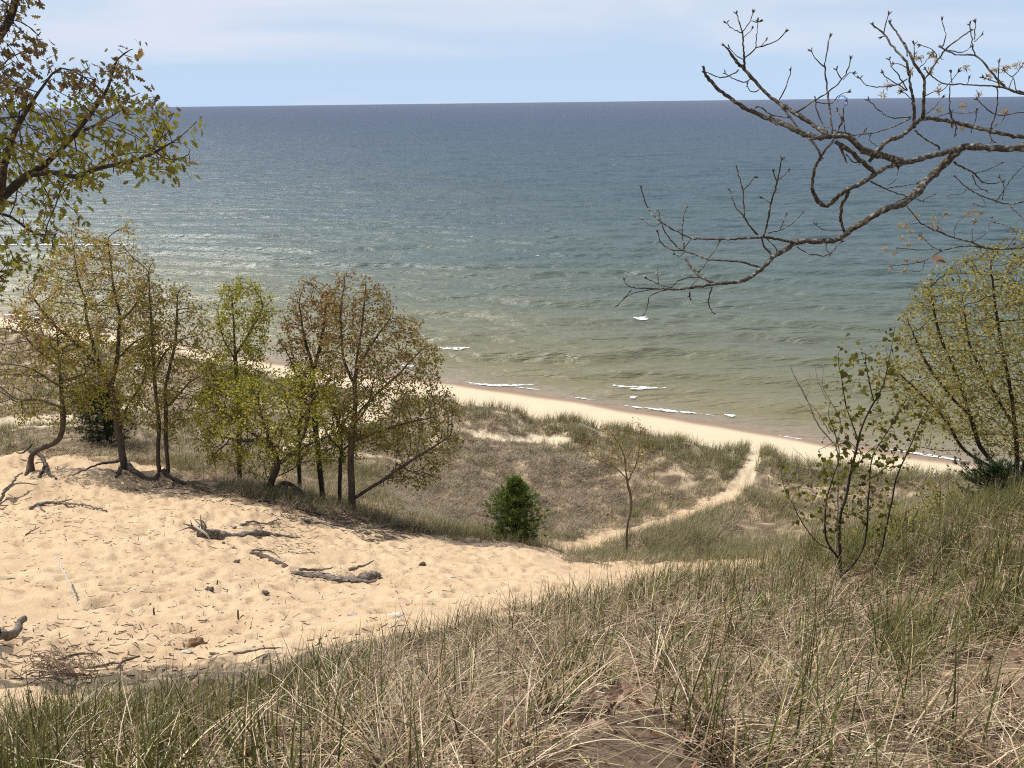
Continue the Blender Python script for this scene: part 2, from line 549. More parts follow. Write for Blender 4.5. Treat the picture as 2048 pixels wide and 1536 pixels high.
# litter darkens the ground under grass and below the trees; wet sand along the water
lit = np.where(fore_g, 0.95, np.where(plain_g, 0.9, 0.05))
_px, _py = PXg.ravel(), PYg.ravel()
lit = np.maximum(lit, 0.8 * inpoly(_px, _py, [(360, 925), (560, 930), (720, 1010), (900, 1060), (860, 1080), (640, 1060), (480, 1010), (340, 975)]) * (Rg > 15))
lit = lit * np.clip(0.75 + 0.6 * fbm(GX.ravel() / 0.9, GY.ravel() / 0.9, 3, 51), np.where(fore_g, 0.72, 0.1), 1.2)
s_ = shore(GX.ravel(), GY.ravel())
wet = 1 - sstep(0.55, 1.5, s_ + 0.25 * noise(GX.ravel() / 3, GY.ravel() / 3, 61))
bea = sstep(30, 42, Rg)
app = lambda a: np.r_[a, 0.5]

M_SAND, nt, out = nodes_of('dune_sand')
tc = N(nt, 'ShaderNodeTexCoord')
n1 = N(nt, 'ShaderNodeTexNoise', ins={'Scale': 0.9, 'Detail': 6.0, 'Roughness': 0.6})
n2 = N(nt, 'ShaderNodeTexNoise', ins={'Scale': 14.0, 'Detail': 5.0, 'Roughness': 0.7})
n3 = N(nt, 'ShaderNodeTexNoise', ins={'Scale': 55.0, 'Detail': 3.0, 'Roughness': 0.7})
for n_ in (n1, n2, n3):
    nt.links.new(tc.outputs['Object'], n_.inputs['Vector'])
c1 = ramp(nt, [(0.3, (0.455, 0.325, 0.20)), (0.7, (0.575, 0.43, 0.28))])
nt.links.new(n1.outputs['Fac'], c1.inputs['Fac'])
ab = N(nt, 'ShaderNodeAttribute', attribute_name='beach')
mb = N(nt, 'ShaderNodeMix', data_type='RGBA', ins={7: (0.56, 0.46, 0.325, 1)})
nt.links.new(ab.outputs['Fac'], mb.inputs[0]); nt.links.new(c1.outputs['Color'], mb.inputs[6])
sp_ = ramp(nt, [(0.32, (0.72, 0.68, 0.62)), (0.5, (1.0, 1.0, 1.0)), (0.75, (1.1, 1.1, 1.1))])
nt.links.new(n3.outputs['Fac'], sp_.inputs['Fac'])
mm = N(nt, 'ShaderNodeMix', data_type='RGBA', blend_type='MULTIPLY', ins={0: 0.8})
nt.links.new(mb.outputs[2], mm.inputs[6]); nt.links.new(sp_.outputs['Color'], mm.inputs[7])
al = N(nt, 'ShaderNodeAttribute', attribute_name='litter')
c2 = ramp(nt, [(0.35, (0.045, 0.032, 0.022)), (0.65, (0.175, 0.125, 0.08))])
nt.links.new(n2.outputs['Fac'], c2.inputs['Fac'])
ma = N(nt, 'ShaderNodeMath', operation='MULTIPLY_ADD', ins={1: 1.6, 2: -0.3}, use_clamp=True)
mul = N(nt, 'ShaderNodeMath', operation='MULTIPLY')
ad = N(nt, 'ShaderNodeMath', operation='ADD', ins={1: 0.45})
nt.links.new(n2.outputs['Fac'], ad.inputs[0]); nt.links.new(al.outputs['Fac'], mul.inputs[0]); nt.links.new(ad.outputs[0], mul.inputs[1])
nt.links.new(mul.outputs[0], ma.inputs[0])
ml = N(nt, 'ShaderNodeMix', data_type='RGBA')
nt.links.new(ma.outputs[0], ml.inputs[0]); nt.links.new(mm.outputs[2], ml.inputs[6]); nt.links.new(c2.outputs['Color'], ml.inputs[7])
aw = N(nt, 'ShaderNodeAttribute', attribute_name='wet')
mw = N(nt, 'ShaderNodeMix', data_type='RGBA', ins={7: (0.235, 0.165, 0.115, 1)})
nt.links.new(aw.outputs['Fac'], mw.inputs[0]); nt.links.new(ml.outputs[2], mw.inputs[6])
pr = N(nt, 'ShaderNodeBsdfPrincipled', ins={'Roughness': 0.9, 'Specular IOR Level': 0.15})
nt.links.new(mw.outputs[2], pr.inputs['Base Color'])
bp1 = N(nt, 'ShaderNodeBump', ins={'Strength': 0.7, 'Distance': 0.05})
bp2 = N(nt, 'ShaderNodeBump', ins={'Strength': 0.5, 'Distance': 0.012})
nt.links.new(n2.outputs['Fac'], bp1.inputs['Height']); nt.links.new(n3.outputs['Fac'], bp2.inputs['Height'])
nt.links.new(bp1.outputs[0], bp2.inputs['Normal']); nt.links.new(bp2.outputs[0], pr.inputs['Normal'])
nt.links.new(pr.outputs[0], out.inputs[0])
ground = new_mesh('dune_ground', tv, tq, tt, M_SAND, smooth=True,
                  attrs={'litter': app(lit), 'wet': app(wet), 'beach': app(bea)})
tag(ground, 'sandy dune slope, grassy hollow and pale beach', 'ground', kind='structure')

# ------------------------------------------------------------------ lake
tn = np.linspace(0.62, 0.0009, 1150)
WY = 20.0 / tn
waz = np.concatenate([np.linspace(-1.25, -0.74, 30)[:-1], np.linspace(-0.74, 0.80, 560), np.linspace(0.80, 1.25, 25)[1:]])
TA, YY = np.meshgrid(np.tan(waz), WY)
WX = TA * YY


def wave(x, y):
    s = -shore(x, y)
    am = 0.5 + 0.5 * sstep(-0.6, 0.5, noise(x / 34, y / 9, 81) + 0.4 * noise(x / 60, y / 30, 82))
    wp = 1.6 * noise(x / 26, y / 20, 83) + 0.5 * noise(x / 8, y / 8, 84)
    near = sstep(0.3, 7, s) * (1 - 0.45 * sstep(25, 90, s))
    lam = 6.2
    p = 2 * math.pi * (y + 0.10 * x + 2.2 * wp) / lam
    h = 0.25 * near * am * (np.sin(p) + 0.42 * np.sin(2 * p + 0.1) + 0.16 * np.sin(3 * p + 0.2))
    p2 = 2 * math.pi * (y * 0.97 + 0.26 * x + 1.6 * noise(x / 5, y / 5, 85) + 0.5 * noise(x / 1.8, y / 1.8, 185)) / 2.9
    p3 = 2 * math.pi * (y * 0.98 - 0.20 * x + 1.4 * noise(x / 4, y / 4, 86) + 0.4 * noise(x / 1.5, y / 1.5, 186)) / 2.1
    sm = sstep(0.2, 5, s)
    m2 = 0.5 + 0.5 * noise(x / 12, y / 6, 87)
    h = h + sm * m2 * (0.115 * np.sin(p2) + 0.085 * np.sin(p3))
    h = h + sm * (0.06 * noise(x / 2.6, y / 0.65, 88) + 0.028 * noise(x / 1.0, y / 0.33, 89))
    off = sstep(30, 120, s)
    h = h + off * 0.22 * noise(x / 9.0, y / 3.6, 90) + off * 0.4 * noise(x / 22.0, y / 8, 91)
    return h


WZ = np.empty_like(WX)
for a in range(0, len(WY), 100):
    WZ[a:a + 100] = wave(WX[a:a + 100], YY[a:a + 100])
WS = -shore(WX, YY)
WZ = WZ * (1 - sstep(900, 3000, YY)) + 0.02
wv = np.stack([WX, YY, WZ], -1).reshape(-1, 3)
nr, nc = WX.shape
i, j = np.meshgrid(np.arange(nr - 1), np.arange(nc - 1), indexing='ij')
wq = np.stack([i * nc + j, i * nc + j + 1, (i + 1) * nc + j + 1, (i + 1) * nc + j], -1).reshape(-1, 4)
keep = (WS[:-1, :-1] > -1.5).ravel()
wq = wq[keep]
used = np.zeros(len(wv), bool); used[wq.ravel()] = True
remap = np.cumsum(used) - 1
wq = remap[wq]; wv = wv[used]
M_WATER, nt, out = nodes_of('lake_water')
asx = N(nt, 'ShaderNodeAttribute', attribute_name='offshore')
tc = N(nt, 'ShaderNodeTexCoord')
mpn = N(nt, 'ShaderNodeMapping'); mpn.inputs['Scale'].default_value = (0.016, 0.045, 1)
nt.links.new(tc.outputs['Object'], mpn.inputs['Vector'])
npz = N(nt, 'ShaderNodeTexNoise', ins={'Scale': 1.0, 'Detail': 4.0})
nt.links.new(mpn.outputs[0], npz.inputs['Vector'])
madd = N(nt, 'ShaderNodeMath', operation='MULTIPLY_ADD', ins={1: 0.16, 2: -0.08})
nt.links.new(npz.outputs['Fac'], madd.inputs[0])
mad2 = N(nt, 'ShaderNodeMath', operation='ADD', use_clamp=True)
nt.links.new(asx.outputs['Fac'], mad2.inputs[0]); nt.links.new(madd.outputs[0], mad2.inputs[1])
# stops on log10(1+offshore)/4
WATER = ramp(nt, [(0.0, (0.25, 0.185, 0.13)), (0.07, (0.215, 0.18, 0.115)), (0.18, (0.166, 0.150, 0.078)), (0.31, (0.130, 0.132, 0.082)),
                  (0.42, (0.068, 0.100, 0.094)), (0.54, (0.038, 0.070, 0.088)), (0.70, (0.017, 0.041, 0.080)), (1.0, (0.006, 0.022, 0.070))])
nt.links.new(mad2.outputs[0], WATER.inputs['Fac'])
df = N(nt, 'ShaderNodeBsdfDiffuse', ins={'Roughness': 0.0})
gl = N(nt, 'ShaderNodeBsdfGlossy', distribution='BECKMANN', ins={'Roughness': 0.4})
nt.links.new(WATER.outputs['Color'], df.inputs['Color'])
fr = N(nt, 'ShaderNodeFresnel', ins={'IOR': 1.33})
fmap = N(nt, 'ShaderNodeMapRange', ins={1: 0.0, 2: 1.0, 3: 0.04, 4: 0.56})
nt.links.new(fr.outputs[0], fmap.inputs[0])
mxs = N(nt, 'ShaderNodeMixShader')
nt.links.new(fmap.outputs[0], mxs.inputs[0]); nt.links.new(df.outputs[0], mxs.inputs[1]); nt.links.new(gl.outputs[0], mxs.inputs[2])
nw = N(nt, 'ShaderNodeMapping'); nw.inputs['Scale'].default_value = (0.32, 1.5, 1)
nt.links.new(tc.outputs['Object'], nw.inputs['Vector'])
b1 = N(nt, 'ShaderNodeTexNoise', ins={'Scale': 1.1, 'Detail': 5.0, 'Roughness': 0.65})
nt.links.new(nw.outputs[0], b1.inputs['Vector'])
b2 = N(nt, 'ShaderNodeTexNoise', ins={'Scale': 0.16, 'Detail': 5.0, 'Roughness': 0.65})
nt.links.new(nw.outputs[0], b2.inputs['Vector'])
bu1 = N(nt, 'ShaderNodeBump', ins={'Strength': 1.0, 'Distance': 0.30})
bu2 = N(nt, 'ShaderNodeBump', ins={'Strength': 1.0, 'Distance': 1.3})
nt.links.new(b1.outputs['Fac'], bu1.inputs['Height']); nt.links.new(b2.outputs['Fac'], bu2.inputs['Height'])
nt.links.new(bu1.outputs[0], bu2.inputs['Normal'])
for n_ in (df, gl, fr):
    nt.links.new(bu2.outputs[0], n_.inputs['Normal'])
nt.links.new(mxs.outputs[0], out.inputs[0])
lake = new_mesh('lake_water', wv, wq, mat=M_WATER, smooth=True,
                attrs={'offshore': np.log10(1 + np.maximum(WS.ravel()[used], 0)) / 4})
tag(lake, 'blue lake turning olive green over the shallows', 'water', kind='structure')

# ---- breakers and whitecaps: lacy lumps of foam riding the wave crests
M_FOAM, nt, out = nodes_of('white_foam')
p = N(nt, 'ShaderNodeBsdfPrincipled', ins={'Base Color': (0.80, 0.83, 0.82, 1), 'Roughness': 0.7})
tc = N(nt, 'ShaderNodeTexCoord'); mpf = N(nt, 'ShaderNodeMapping'); mpf.inputs['Scale'].default_value = (1, 2.2, 1)
nn = N(nt, 'ShaderNodeTexNoise', ins={'Scale': 4.5, 'Detail': 5.0, 'Roughness': 0.7}); bb = N(nt, 'ShaderNodeBump', ins={'Strength': 0.6, 'Distance': 0.08})
af = N(nt, 'ShaderNodeAttribute', attribute_name='thick')
nt.links.new(tc.outputs['Object'], mpf.inputs['Vector']); nt.links.new(mpf.outputs[0], nn.inputs['Vector']); nt.links.new(nn.outputs['Fac'], bb.inputs['Height']); nt.links.new(bb.outputs[0], p.inputs['Normal'])
fa = N(nt, 'ShaderNodeMath', operation='ADD'); nt.links.new(af.outputs['Fac'], fa.inputs[0]); nt.links.new(nn.outputs['Fac'], fa.inputs[1])
fm = N(nt, 'ShaderNodeMapRange', ins={1: 0.55, 2: 1.05}); nt.links.new(fa.outputs[0], fm.inputs[0])
tp = N(nt, 'ShaderNodeBsdfTransparent'); fx = N(nt, 'ShaderNodeMixShader')
nt.links.new(fm.outputs[0], fx.inputs[0]); nt.links.new(tp.outputs[0], fx.inputs[1]); nt.links.new(p.outputs[0], fx.inputs[2])
nt.links.new(fx.outputs[0], out.inputs[0])


def lakept(px, py):
    d = ray(np.array(float(px)), np.array(float(py)))
    P = CAM + d * (-20.0 / d[2])
    return P


def foam(line, width, label, hgt=0.16, thr=-0.05, seed=0, name='breaking_wave', cat='breaker'):
    L = smooth_line(np.array([lakept(a, b) for a, b in line]), 0.12)
    width = width * 0.9
    n = len(L); m = 22
    T = np.gradient(L, axis=0); T /= np.linalg.norm(T, axis=1)[:, None] + 1e-9
    Sd = np.stack([-T[:, 1], T[:, 0], 0 * T[:, 0]], 1)
    Sd = np.where(Sd[:, 1:2] > 0, Sd, -Sd)
    u = np.linspace(0, 1, n)
    w = width * (0.25 + 0.75 * np.sin(math.pi * u) ** 0.5) * (0.7 + 0.6 * np.abs(noise(u * n * 0.12 / 1.3, u * 0 + seed, 101 + seed)))
    v = np.linspace(-0.5, 0.5, m)
    P = L[:, None] + Sd[:, None] * (w[:, None] * v[None])[..., None]
    nz = fbm(P[..., 0] / 0.55, P[..., 1] / 0.3, 3, 110 + seed, 0.7)
    prof = 1 - (2 * np.abs(v + 0.12)) ** 2
    P[..., 2] = np.maximum(wave(P[..., 0], P[..., 1]), -0.02) + 0.06 + 0.5 * hgt * np.maximum(prof[None], -0.1) * (0.6 + 0.7 * np.abs(nz)) * np.sin(math.pi * np.clip(u, 0.02, 0.98))[:, None]
    dn = nz + 0.75 * (prof[None] - 0.45) + 0.45 * (np.sin(math.pi * u)[:, None] - 0.8) - thr
    mask = nz + 0.75 * (prof[None] - 0.45) + 0.45 * (np.sin(math.pi * u)[:, None] - 0.8) > thr - 0.55
    i, j = np.meshgrid(np.arange(n - 1), np.arange(m - 1), indexing='ij')
    q = np.stack([i * m + j, i * m + j + 1, (i + 1) * m + j + 1, (i + 1) * m + j], -1)
    q = q[mask[:-1, :-1] & mask[1:, 1:]].reshape(-1, 4)
    lab = np.where(mask, np.arange(n * m).reshape(n, m), 0)
    for it in range(400):
        o_ = lab.copy()
        lab[1:] = np.where(mask[1:], np.maximum(lab[1:], lab[:-1]), 0); lab[:-1] = np.where(mask[:-1], np.maximum(lab[:-1], lab[1:]), 0)
        lab[:, 1:] = np.where(mask[:, 1:], np.maximum(lab[:, 1:], lab[:, :-1]), 0); lab[:, :-1] = np.where(mask[:, :-1], np.maximum(lab[:, :-1], lab[:, 1:]), 0)
        if (o_ == lab).all(): break
    lq = lab.ravel()[q]; lq = np.where((lq == lq[:, :1]).all(1), lq[:, 0], lq.min(1))
    v_, c_ = np.unique(lq[lq > 0], return_counts=True)
    if len(v_): q = q[lq == v_[np.argmax(c_)]]
    V = P.reshape(-1, 3)
    us = np.zeros(len(V), bool); us[q.ravel()] = True
    rm = np.cumsum(us) - 1
    c = V[us].mean(0)
    o = new_mesh(name, V[us] - c, rm[q], mat=M_FOAM, smooth=True, attrs={'thick': np.clip(dn.ravel()[us] * 0.75 + 0.04, -0.4, 0.62)})
    o.location = c
    return tag(o, label, cat, 'white foam on the lake')


foam([(876, 697), (905, 700), (942, 697)], 1.5, 'short thick white breaker just right of the tallest oak crown', 0.3, 0.0, 1)
foam([(1267, 638), (1283, 640), (1300, 638)], 1.3, 'small white crest alone in mid water, farther out than the surf', 0.25, 0.0, 2)
foam([(930, 764), (955, 769), (1000, 772), (1068, 770)], 0.7, 'white wash along the water edge beside the oak crown', 0.12, -0.1, 3)
foam([(1030, 775), (1080, 781)], 0.25, 'hair thin foam line under the wash beside the oak crown', 0.05, -0.2, 4)
foam([(1226, 770), (1250, 776), (1290, 779), (1332, 777)], 0.85, 'longest thick white breaker in the middle of the surf', 0.3, -0.15, 5)
foam([(1138, 795), (1165, 798), (1192, 801)], 0.35, 'thin foam streak on the wet sand left of centre surf', 0.08, 0.0, 6)
foam([(1254, 794), (1266, 797), (1276, 795)], 0.45, 'tiny white dab of foam directly under the longest breaker', 0.2, 0.0, 7)
foam([(1238, 811), (1290, 818), (1350, 824), (1428, 832)], 0.6, 'long white curl of foam lapping along the beach edge', 0.14, -0.12, 8)
foam([(1444, 829), (1462, 833), (1483, 832)], 0.55, 'short white foam curl at the right tip of the long beach curl', 0.18, 0.0, 9)
foam([(800, 731), (830, 735), (852, 733)], 0.8, 'white breaker seen through the right side of the oak crown', 0.2, 0.0, 10)
foam([(742, 679), (768, 681)], 0.9, 'white foam dab showing through the oak crown', 0.2, 0.0, 11)
foam([(0, 492), (80, 491), (180, 493), (276, 491)], 2.4, 'long distant white breaker behind the top of the left tree', 0.4, -0.25, 12)
foam([(0, 630), (40, 632), (100, 641)], 1.5, 'white surf on the far left beach behind the trees', 0.2, -0.05, 13)
foam([(1555, 872), (1580, 876), (1605, 880)], 0.25, 'thin foam scrap on the wet sand behind the leafy sapling', 0.05, 0.1, 14)
foam([(1780, 900), (1850, 911), (1940, 925)], 0.5, 'pale foam edge on the beach behind the willow stems', 0.08, -0.1, 15)
for k_, (a_, b_, lb_) in enumerate([(470, 352, 'tiny whitecap far out right of the left oak branch tip'), (1225, 331, 'tiny whitecap far out in open water, nearest the horizon'),
                                    (940, 475, 'tiny whitecap in the middle of the blue green water'), (1075, 513, 'tiny whitecap just left of the bare branch twigs'),
                                    (412, 583, 'tiny whitecap left of the pale green tree top')]):
    foam([(a_ - 6, b_), (a_ + 6, b_ - 1)], 0.45 + 0.9 * (b_ < 400), lb_, 0.2, -0.1, 20 + k_, 'whitecap', 'whitecap')

# ------------------------------------------------------------------ trees
RHOMB_V = [(0, 0, 0), (0.5, 0.30, 0.06), (1, 0, -0.05), (0.5, -0.30, 0.06)]
RHOMB_F = [(0, 1, 2, 3)]
_h = [(0.0, 0.02), (0.14, 0.05), (0.24, 0.20), (0.33, 0.08), (0.46, 0.33), (0.54, 0.11), (0.70, 0.33), (0.77, 0.12), (0.90, 0.17), (1.0, 0.0)]
LOBED_V = [(x, y, 0.3 * y - 0.28 * x * x) for x, y in _h] + [(x, -y, 0.3 * y - 0.28 * x * x) for x, y in _h[-2::-1]]
LOBED_F = [tuple(range(len(LOBED_V)))]
_h = [(0.0, 0.01), (0.22, 0.012), (0.30, 0.20), (0.45, 0.33), (0.62, 0.30), (0.80, 0.15), (1.0, 0.0)]
OVATE_V = [(x, y, 0.4 * y - 0.25 * x * x) for x, y in _h] + [(x, -y, 0.4 * y - 0.25 * x * x) for x, y in _h[-2::-1]]
OVATE_F = [tuple(range(len(OVATE_V)))]


def crown_points(poly, Y0, n, depth=0.8):
    poly = np.array(poly, float)
    out = []
    while sum(len(o) for o in out) < n:
        x = rng.uniform(poly[:, 0].min(), poly[:, 0].max(), n); y = rng.uniform(poly[:, 1].min(), poly[:, 1].max(), n)
        k = inpoly(x + 16 * noise(x / 38.0, y / 38.0, 310) + 8 * noise(x / 14.0, y / 14.0, 311), y + 18 * noise(x / 36.0, y / 36.0, 312) + 8 * noise(x / 13.0, y / 13.0, 313), poly); x = x[k]; y = y[k]
        lo = np.full(len(x), 1e9); hi = np.full(len(x), -1e9)
        for a in range(len(poly)):
            x1, y1 = poly[a]; x2, y2 = poly[(a + 1) % len(poly)]
            if y1 == y2: continue
            c = (y1 > y) != (y2 > y)
            xx = (x2 - x1) * (y - y1) / (y2 - y1) + x1
            lo = np.where(c, np.minimum(lo, xx), lo); hi = np.where(c, np.maximum(hi, xx), hi)
        hw = np.maximum((hi - lo) / 2, 1); t = (x - (hi + lo) / 2) / hw
        off = rng.uniform(-1, 1, len(x)) * np.sqrt(np.maximum(0.05, 1 - t * t)) * hw / F * Y0 * depth
        cl = noise(x / 34.0 + off * 0.8, y / 30.0 - off * 0.6, 300) + 0.5 * noise(x / 15.0, y / 15.0 + off, 301)
        q_ = rng.random(len(x)) < np.clip(0.55 + 1.3 * cl, 0.03, 1)
        out.append(at(x, y, Y0 + off)[q_])
    return np.vstack(out)[:n]


def colonize(lines, pts, step, infl, kill, iters=60, trop=(0, 0, 0.15), jit=0.12):
    pos = np.zeros((20000, 3)); par = np.full(20000, -1, int); n = 0
    for li, L in enumerate(lines):
        P = resample(L, step)
        if n == 0:
            prev = -1; k0 = 0
        else:
            prev = int(np.argmin(np.sum((pos[:n] - P[0]) ** 2, 1)))
            k0 = 1
        wig = rng.normal(0, step * 0.06, P.shape); wig[0] = 0
        for q in P[k0:] + wig[k0:]:
            pos[n] = q; par[n] = prev; prev = n; n += 1
    D = np.full(len(pts), 1e9); I = np.zeros(len(pts), int)
    alive = np.ones(len(pts), bool)

    def upd(a, b):
        nonlocal D, I
        d = np.linalg.norm(pts[:, None] - pos[None, a:b], axis=2)
        k = np.argmin(d, 1); dm = d[np.arange(len(pts)), k]
        u = dm < D
        D = np.where(u, dm, D); I = np.where(u, k + a, I)
    for a in range(0, n, 400):
        upd(a, min(n, a + 400))
    alive &= D > kill
    for it in range(iters):
        m = alive & (D < infl)
        if not m.any(): break
        idx = I[m]
        v = unit(pts[m] - pos[idx])
        u, inv = np.unique(idx, return_inverse=True)
        S = np.zeros((len(u), 3)); np.add.at(S, inv, v)
        dirn = unit(unit(S) + np.array(trop) + rng.normal(0, jit, S.shape))
        newp = pos[u] + dirn * step
        d = np.linalg.norm(newp[:, None] - pos[None, :n], axis=2).min(1)
        ok = d > step * 0.6
        if not ok.all():
            mi = np.nonzero(m)[0]
            o = np.lexsort((D[mi], inv))
            first = np.r_[0, np.nonzero(np.diff(inv[o]))[0] + 1]
            near = mi[o[first]]
            b = np.nonzero(~ok)[0]
            alt = pos[u[b]] + unit(pts[near[b]] - pos[u[b]]) * step
            d2 = np.linalg.norm(alt[:, None] - pos[None, :n], axis=2).min(1)
            ok2 = d2 > step * 0.45
            newp[b] = alt
            ok[b] = ok2
            alive[near[b[~ok2]]] = False
        k = int(ok.sum())
        if n + k > 20000: break
        if k == 0: continue
        pos[n:n + k] = newp[ok]; par[n:n + k] = u[ok]
        upd(n, n + k); n += k
        alive &= D > kill
    return pos[:n], par[:n]


def tips_of(par):
    n = len(par); T = np.zeros(n)
    has = np.zeros(n, bool); has[par[par >= 0]] = True
    T[~has] = 1
    for i in range(n - 1, -1, -1):
        if par[i] >= 0: T[par[i]] += T[i]
    return T, ~has


def wood(pos, par, R, mat, parent, name='trunk', rmin=0.004, ex=2.2, part=None):
    T, tip = tips_of(par)
    n = len(par)
    r = np.maximum(R * (T / T[0]) ** (1 / ex), rmin)
    ch = [[] for _ in range(n)]
    for i in range(n):
        if par[i] >= 0: ch[par[i]].append(i)
    tb = Tubes()
    stack = [(0, -1)]
    while stack:
        i, p = stack.pop()
        chain = [p, i] if p >= 0 else [i]
        rad = [min(r[i], r[p])] if p >= 0 else []
        rad.append(r[i])
        while ch[i]:
            c = sorted(ch[i], key=lambda q: -T[q])
            for o in c[1:]:
                stack.append((o, i))
            i = c[0]; chain.append(i); rad.append(r[i])
        if len(chain) < 2: continue
        P = pos[chain].copy()
        if len(P) > 3:
            P[1:-1] = 0.5 * P[1:-1] + 0.25 * (P[:-2] + P[2:])
        m = max(rad)
        sides = 9 if m > 0.06 else 6 if m > 0.02 else 4 if m > 0.008 else 3
        tb.add(P, rad, sides, 0.06 if m > 0.03 else 0.0)
    o = tb.build(name, mat, parent)
    return o, T, tip


def leaves_on(pos, T, tip, maxT, per, size, tmpl, colfn, mat, parent, spread=0.12, droop=0.2, name='crown', frac=1.0):
    idx = np.nonzero((T <= maxT))[0]
    if frac < 1: idx = idx[rng.random(len(idx)) < frac]
    idx = np.repeat(idx, per)
    n = len(idx)
    c = pos[idx] + rng.normal(0, spread, (n, 3))
    ax = unit(rng.normal(0, 1, (n, 3))) + np.array([0, 0, -droop])
    sd = rng.normal(0, 1, (n, 3))
    sc = size * rng.uniform(0.45, 1.3, n)
    return scatter(name, tmpl[0], tmpl[1], c, ax, sd, sc, colfn(c), mat, parent)


def mixcol(cols, wts, n, var=0.18):
    cols = np.array(cols); w = np.array(wts, float); w /= w.sum()
    k = rng.choice(len(cols), n, p=w)
    return np.clip(cols[k] * (1 + rng.normal(0, var, (n, 1))) * (1 + rng.normal(0, 0.06, (n, 3))), 0.005, 1)


YG = (0.29, 0.28, 0.055); OLV = (0.215, 0.20, 0.055); BRZ = (0.225, 0.15, 0.075); TAN = (0.34, 0.26, 0.12); RED = (0.19, 0.075, 0.055); PNK = (0.33, 0.20, 0.14)
DKG = (0.09, 0.11, 0.03)


def grad(top, bot, lo, hi, wid=0.5):
    """leaf colour by height: weights over palettes, with clumps of noise"""
    def f(c):
        t = (c[:, 2] - lo) / (hi - lo) + 0.35 * noise(c[:, 0] / 1.2, c[:, 2] / 1.2, 7) + rng.normal(0, 0.12, len(c))
        a = mixcol(*top, len(c)); b = mixcol(*bot, len(c))
        return np.where((t > wid)[:, None], a, b)
    return f


def tree(name, label, base_px, Y, trunks, crown, npts, R, step, cols, per=3, size=0.085, maxT=2, bark=None, tmpl=None,
         depth=0.8, kill=None, spread=0.095, mat=None, group=None, roots=None, frac=1.0, cat='tree', droop=0.2, trop=(0, 0, 0.32), rmin=0.0055, infl=None):
    b = at(np.array(float(base_px[0])), np.array(float(base_px[1])), Y)
    zg = float(gz(b[0:1], b[1:2])[0])
    dzr = zg - b[2]
    b[2] = zg
    root = empty(name, b, label, cat, group)
    lines = []
    for L in trunks:
        L = np.array([(q[0], q[1], Y + (q[2] if len(q) > 2 else 0.0)) for q in L], float)
        P = at(L[:, 0], L[:, 1], L[:, 2])
        if not lines:
            P[0] = b - np.array([0, 0, 0.15])
        lines.append(smooth_line(P, step))
    lines[0] = resample(lines[0], step)
    pts = crown_points(crown, Y, npts, depth)
    pos, par = colonize(lines, pts, step, infl or step * 16, kill or step * 1.35, 90, trop)
    o, T, tip = wood(pos, par, R, bark or M_BARK, root, rmin=rmin)
    leaves_on(pos, T, tip, maxT * (1 if size > 0.078 else 2), int(per * (4.6 if size > 0.078 and tmpl is None else 1)), size * (1.05 if size > 0.078 else 1.0), tmpl or (RHOMB_V, RHOMB_F), cols, mat or M_LEAF, root, spread, droop, frac=frac * (0.72 if size > 0.078 and tmpl is None else 1))
    if roots:
        for rt in roots:
            P = [np.array(q[:3]) if len(q) == 5 else None for q in rt]
            L = np.array([(*hit(q[0], q[1]),) for q in rt])
            L[:, 2] += np.array([q[2] for q in rt])
            rr = np.array([q[3] for q in rt])
            S = smooth_line(np.c_[L, rr], 0.10)
            S[:, :3] += rng.normal(0, 0.012, (len(S), 3))
            tb = Tubes(); tb.add(S[:, :3], np.maximum(S[:, 3], 0.006), 7, 0.1)
            tb.build('root', M_BARK, root)
    return root


G_ROW = 'trees along the rim of the sand slope'
zr = lambda a, b: (a, b)
tree('bent_tree', 'small reddish tree with elbow bent trunk propped on bare roots at left edge', (68, 949), 24.0,
     [[(68, 950), (62, 925), (66, 906), (90, 894), (116, 881), (126, 850), (124, 800), (120, 740), (116, 700), (112, 650)],
      [(120, 735), (89, 712), (56, 681), (47, 655)], [(115, 705), (89, 676), (80, 648)], [(126, 762), (173, 747)], [(119, 775), (94, 756), (59, 735)],
      [(124, 815), (80, 800), (40, 800)]],
     [(-60, 660), (0, 640), (60, 615), (130, 625), (190, 690), (205, 760), (180, 830), (130, 850), (60, 850), (0, 835), (-60, 790)],
     1000, 0.085, 0.16, grad(([RED, BRZ, OLV], [3, 4, 2]), ([OLV, BRZ, YG], [4, 2, 2]), 10.5, 14.5), per=2, size=0.085, group=G_ROW,
     roots=[[(68, 925, 0.45, 0.09), (88, 930, 0.25, 0.07), (97, 948, 0.05, 0.05), (112, 962, 0.0, 0.03)], [(66, 930, 0.3, 0.08), (58, 945, 0.1, 0.06), (52, 952, -0.03, 0.05)],
            [(70, 915, 0.5, 0.05), (52, 920, 0.25, 0.035), (36, 918, 0.2, 0.02)], [(92, 940, 0.2, 0.05), (80, 955, 0.05, 0.035), (76, 962, -0.02, 0.02)]])
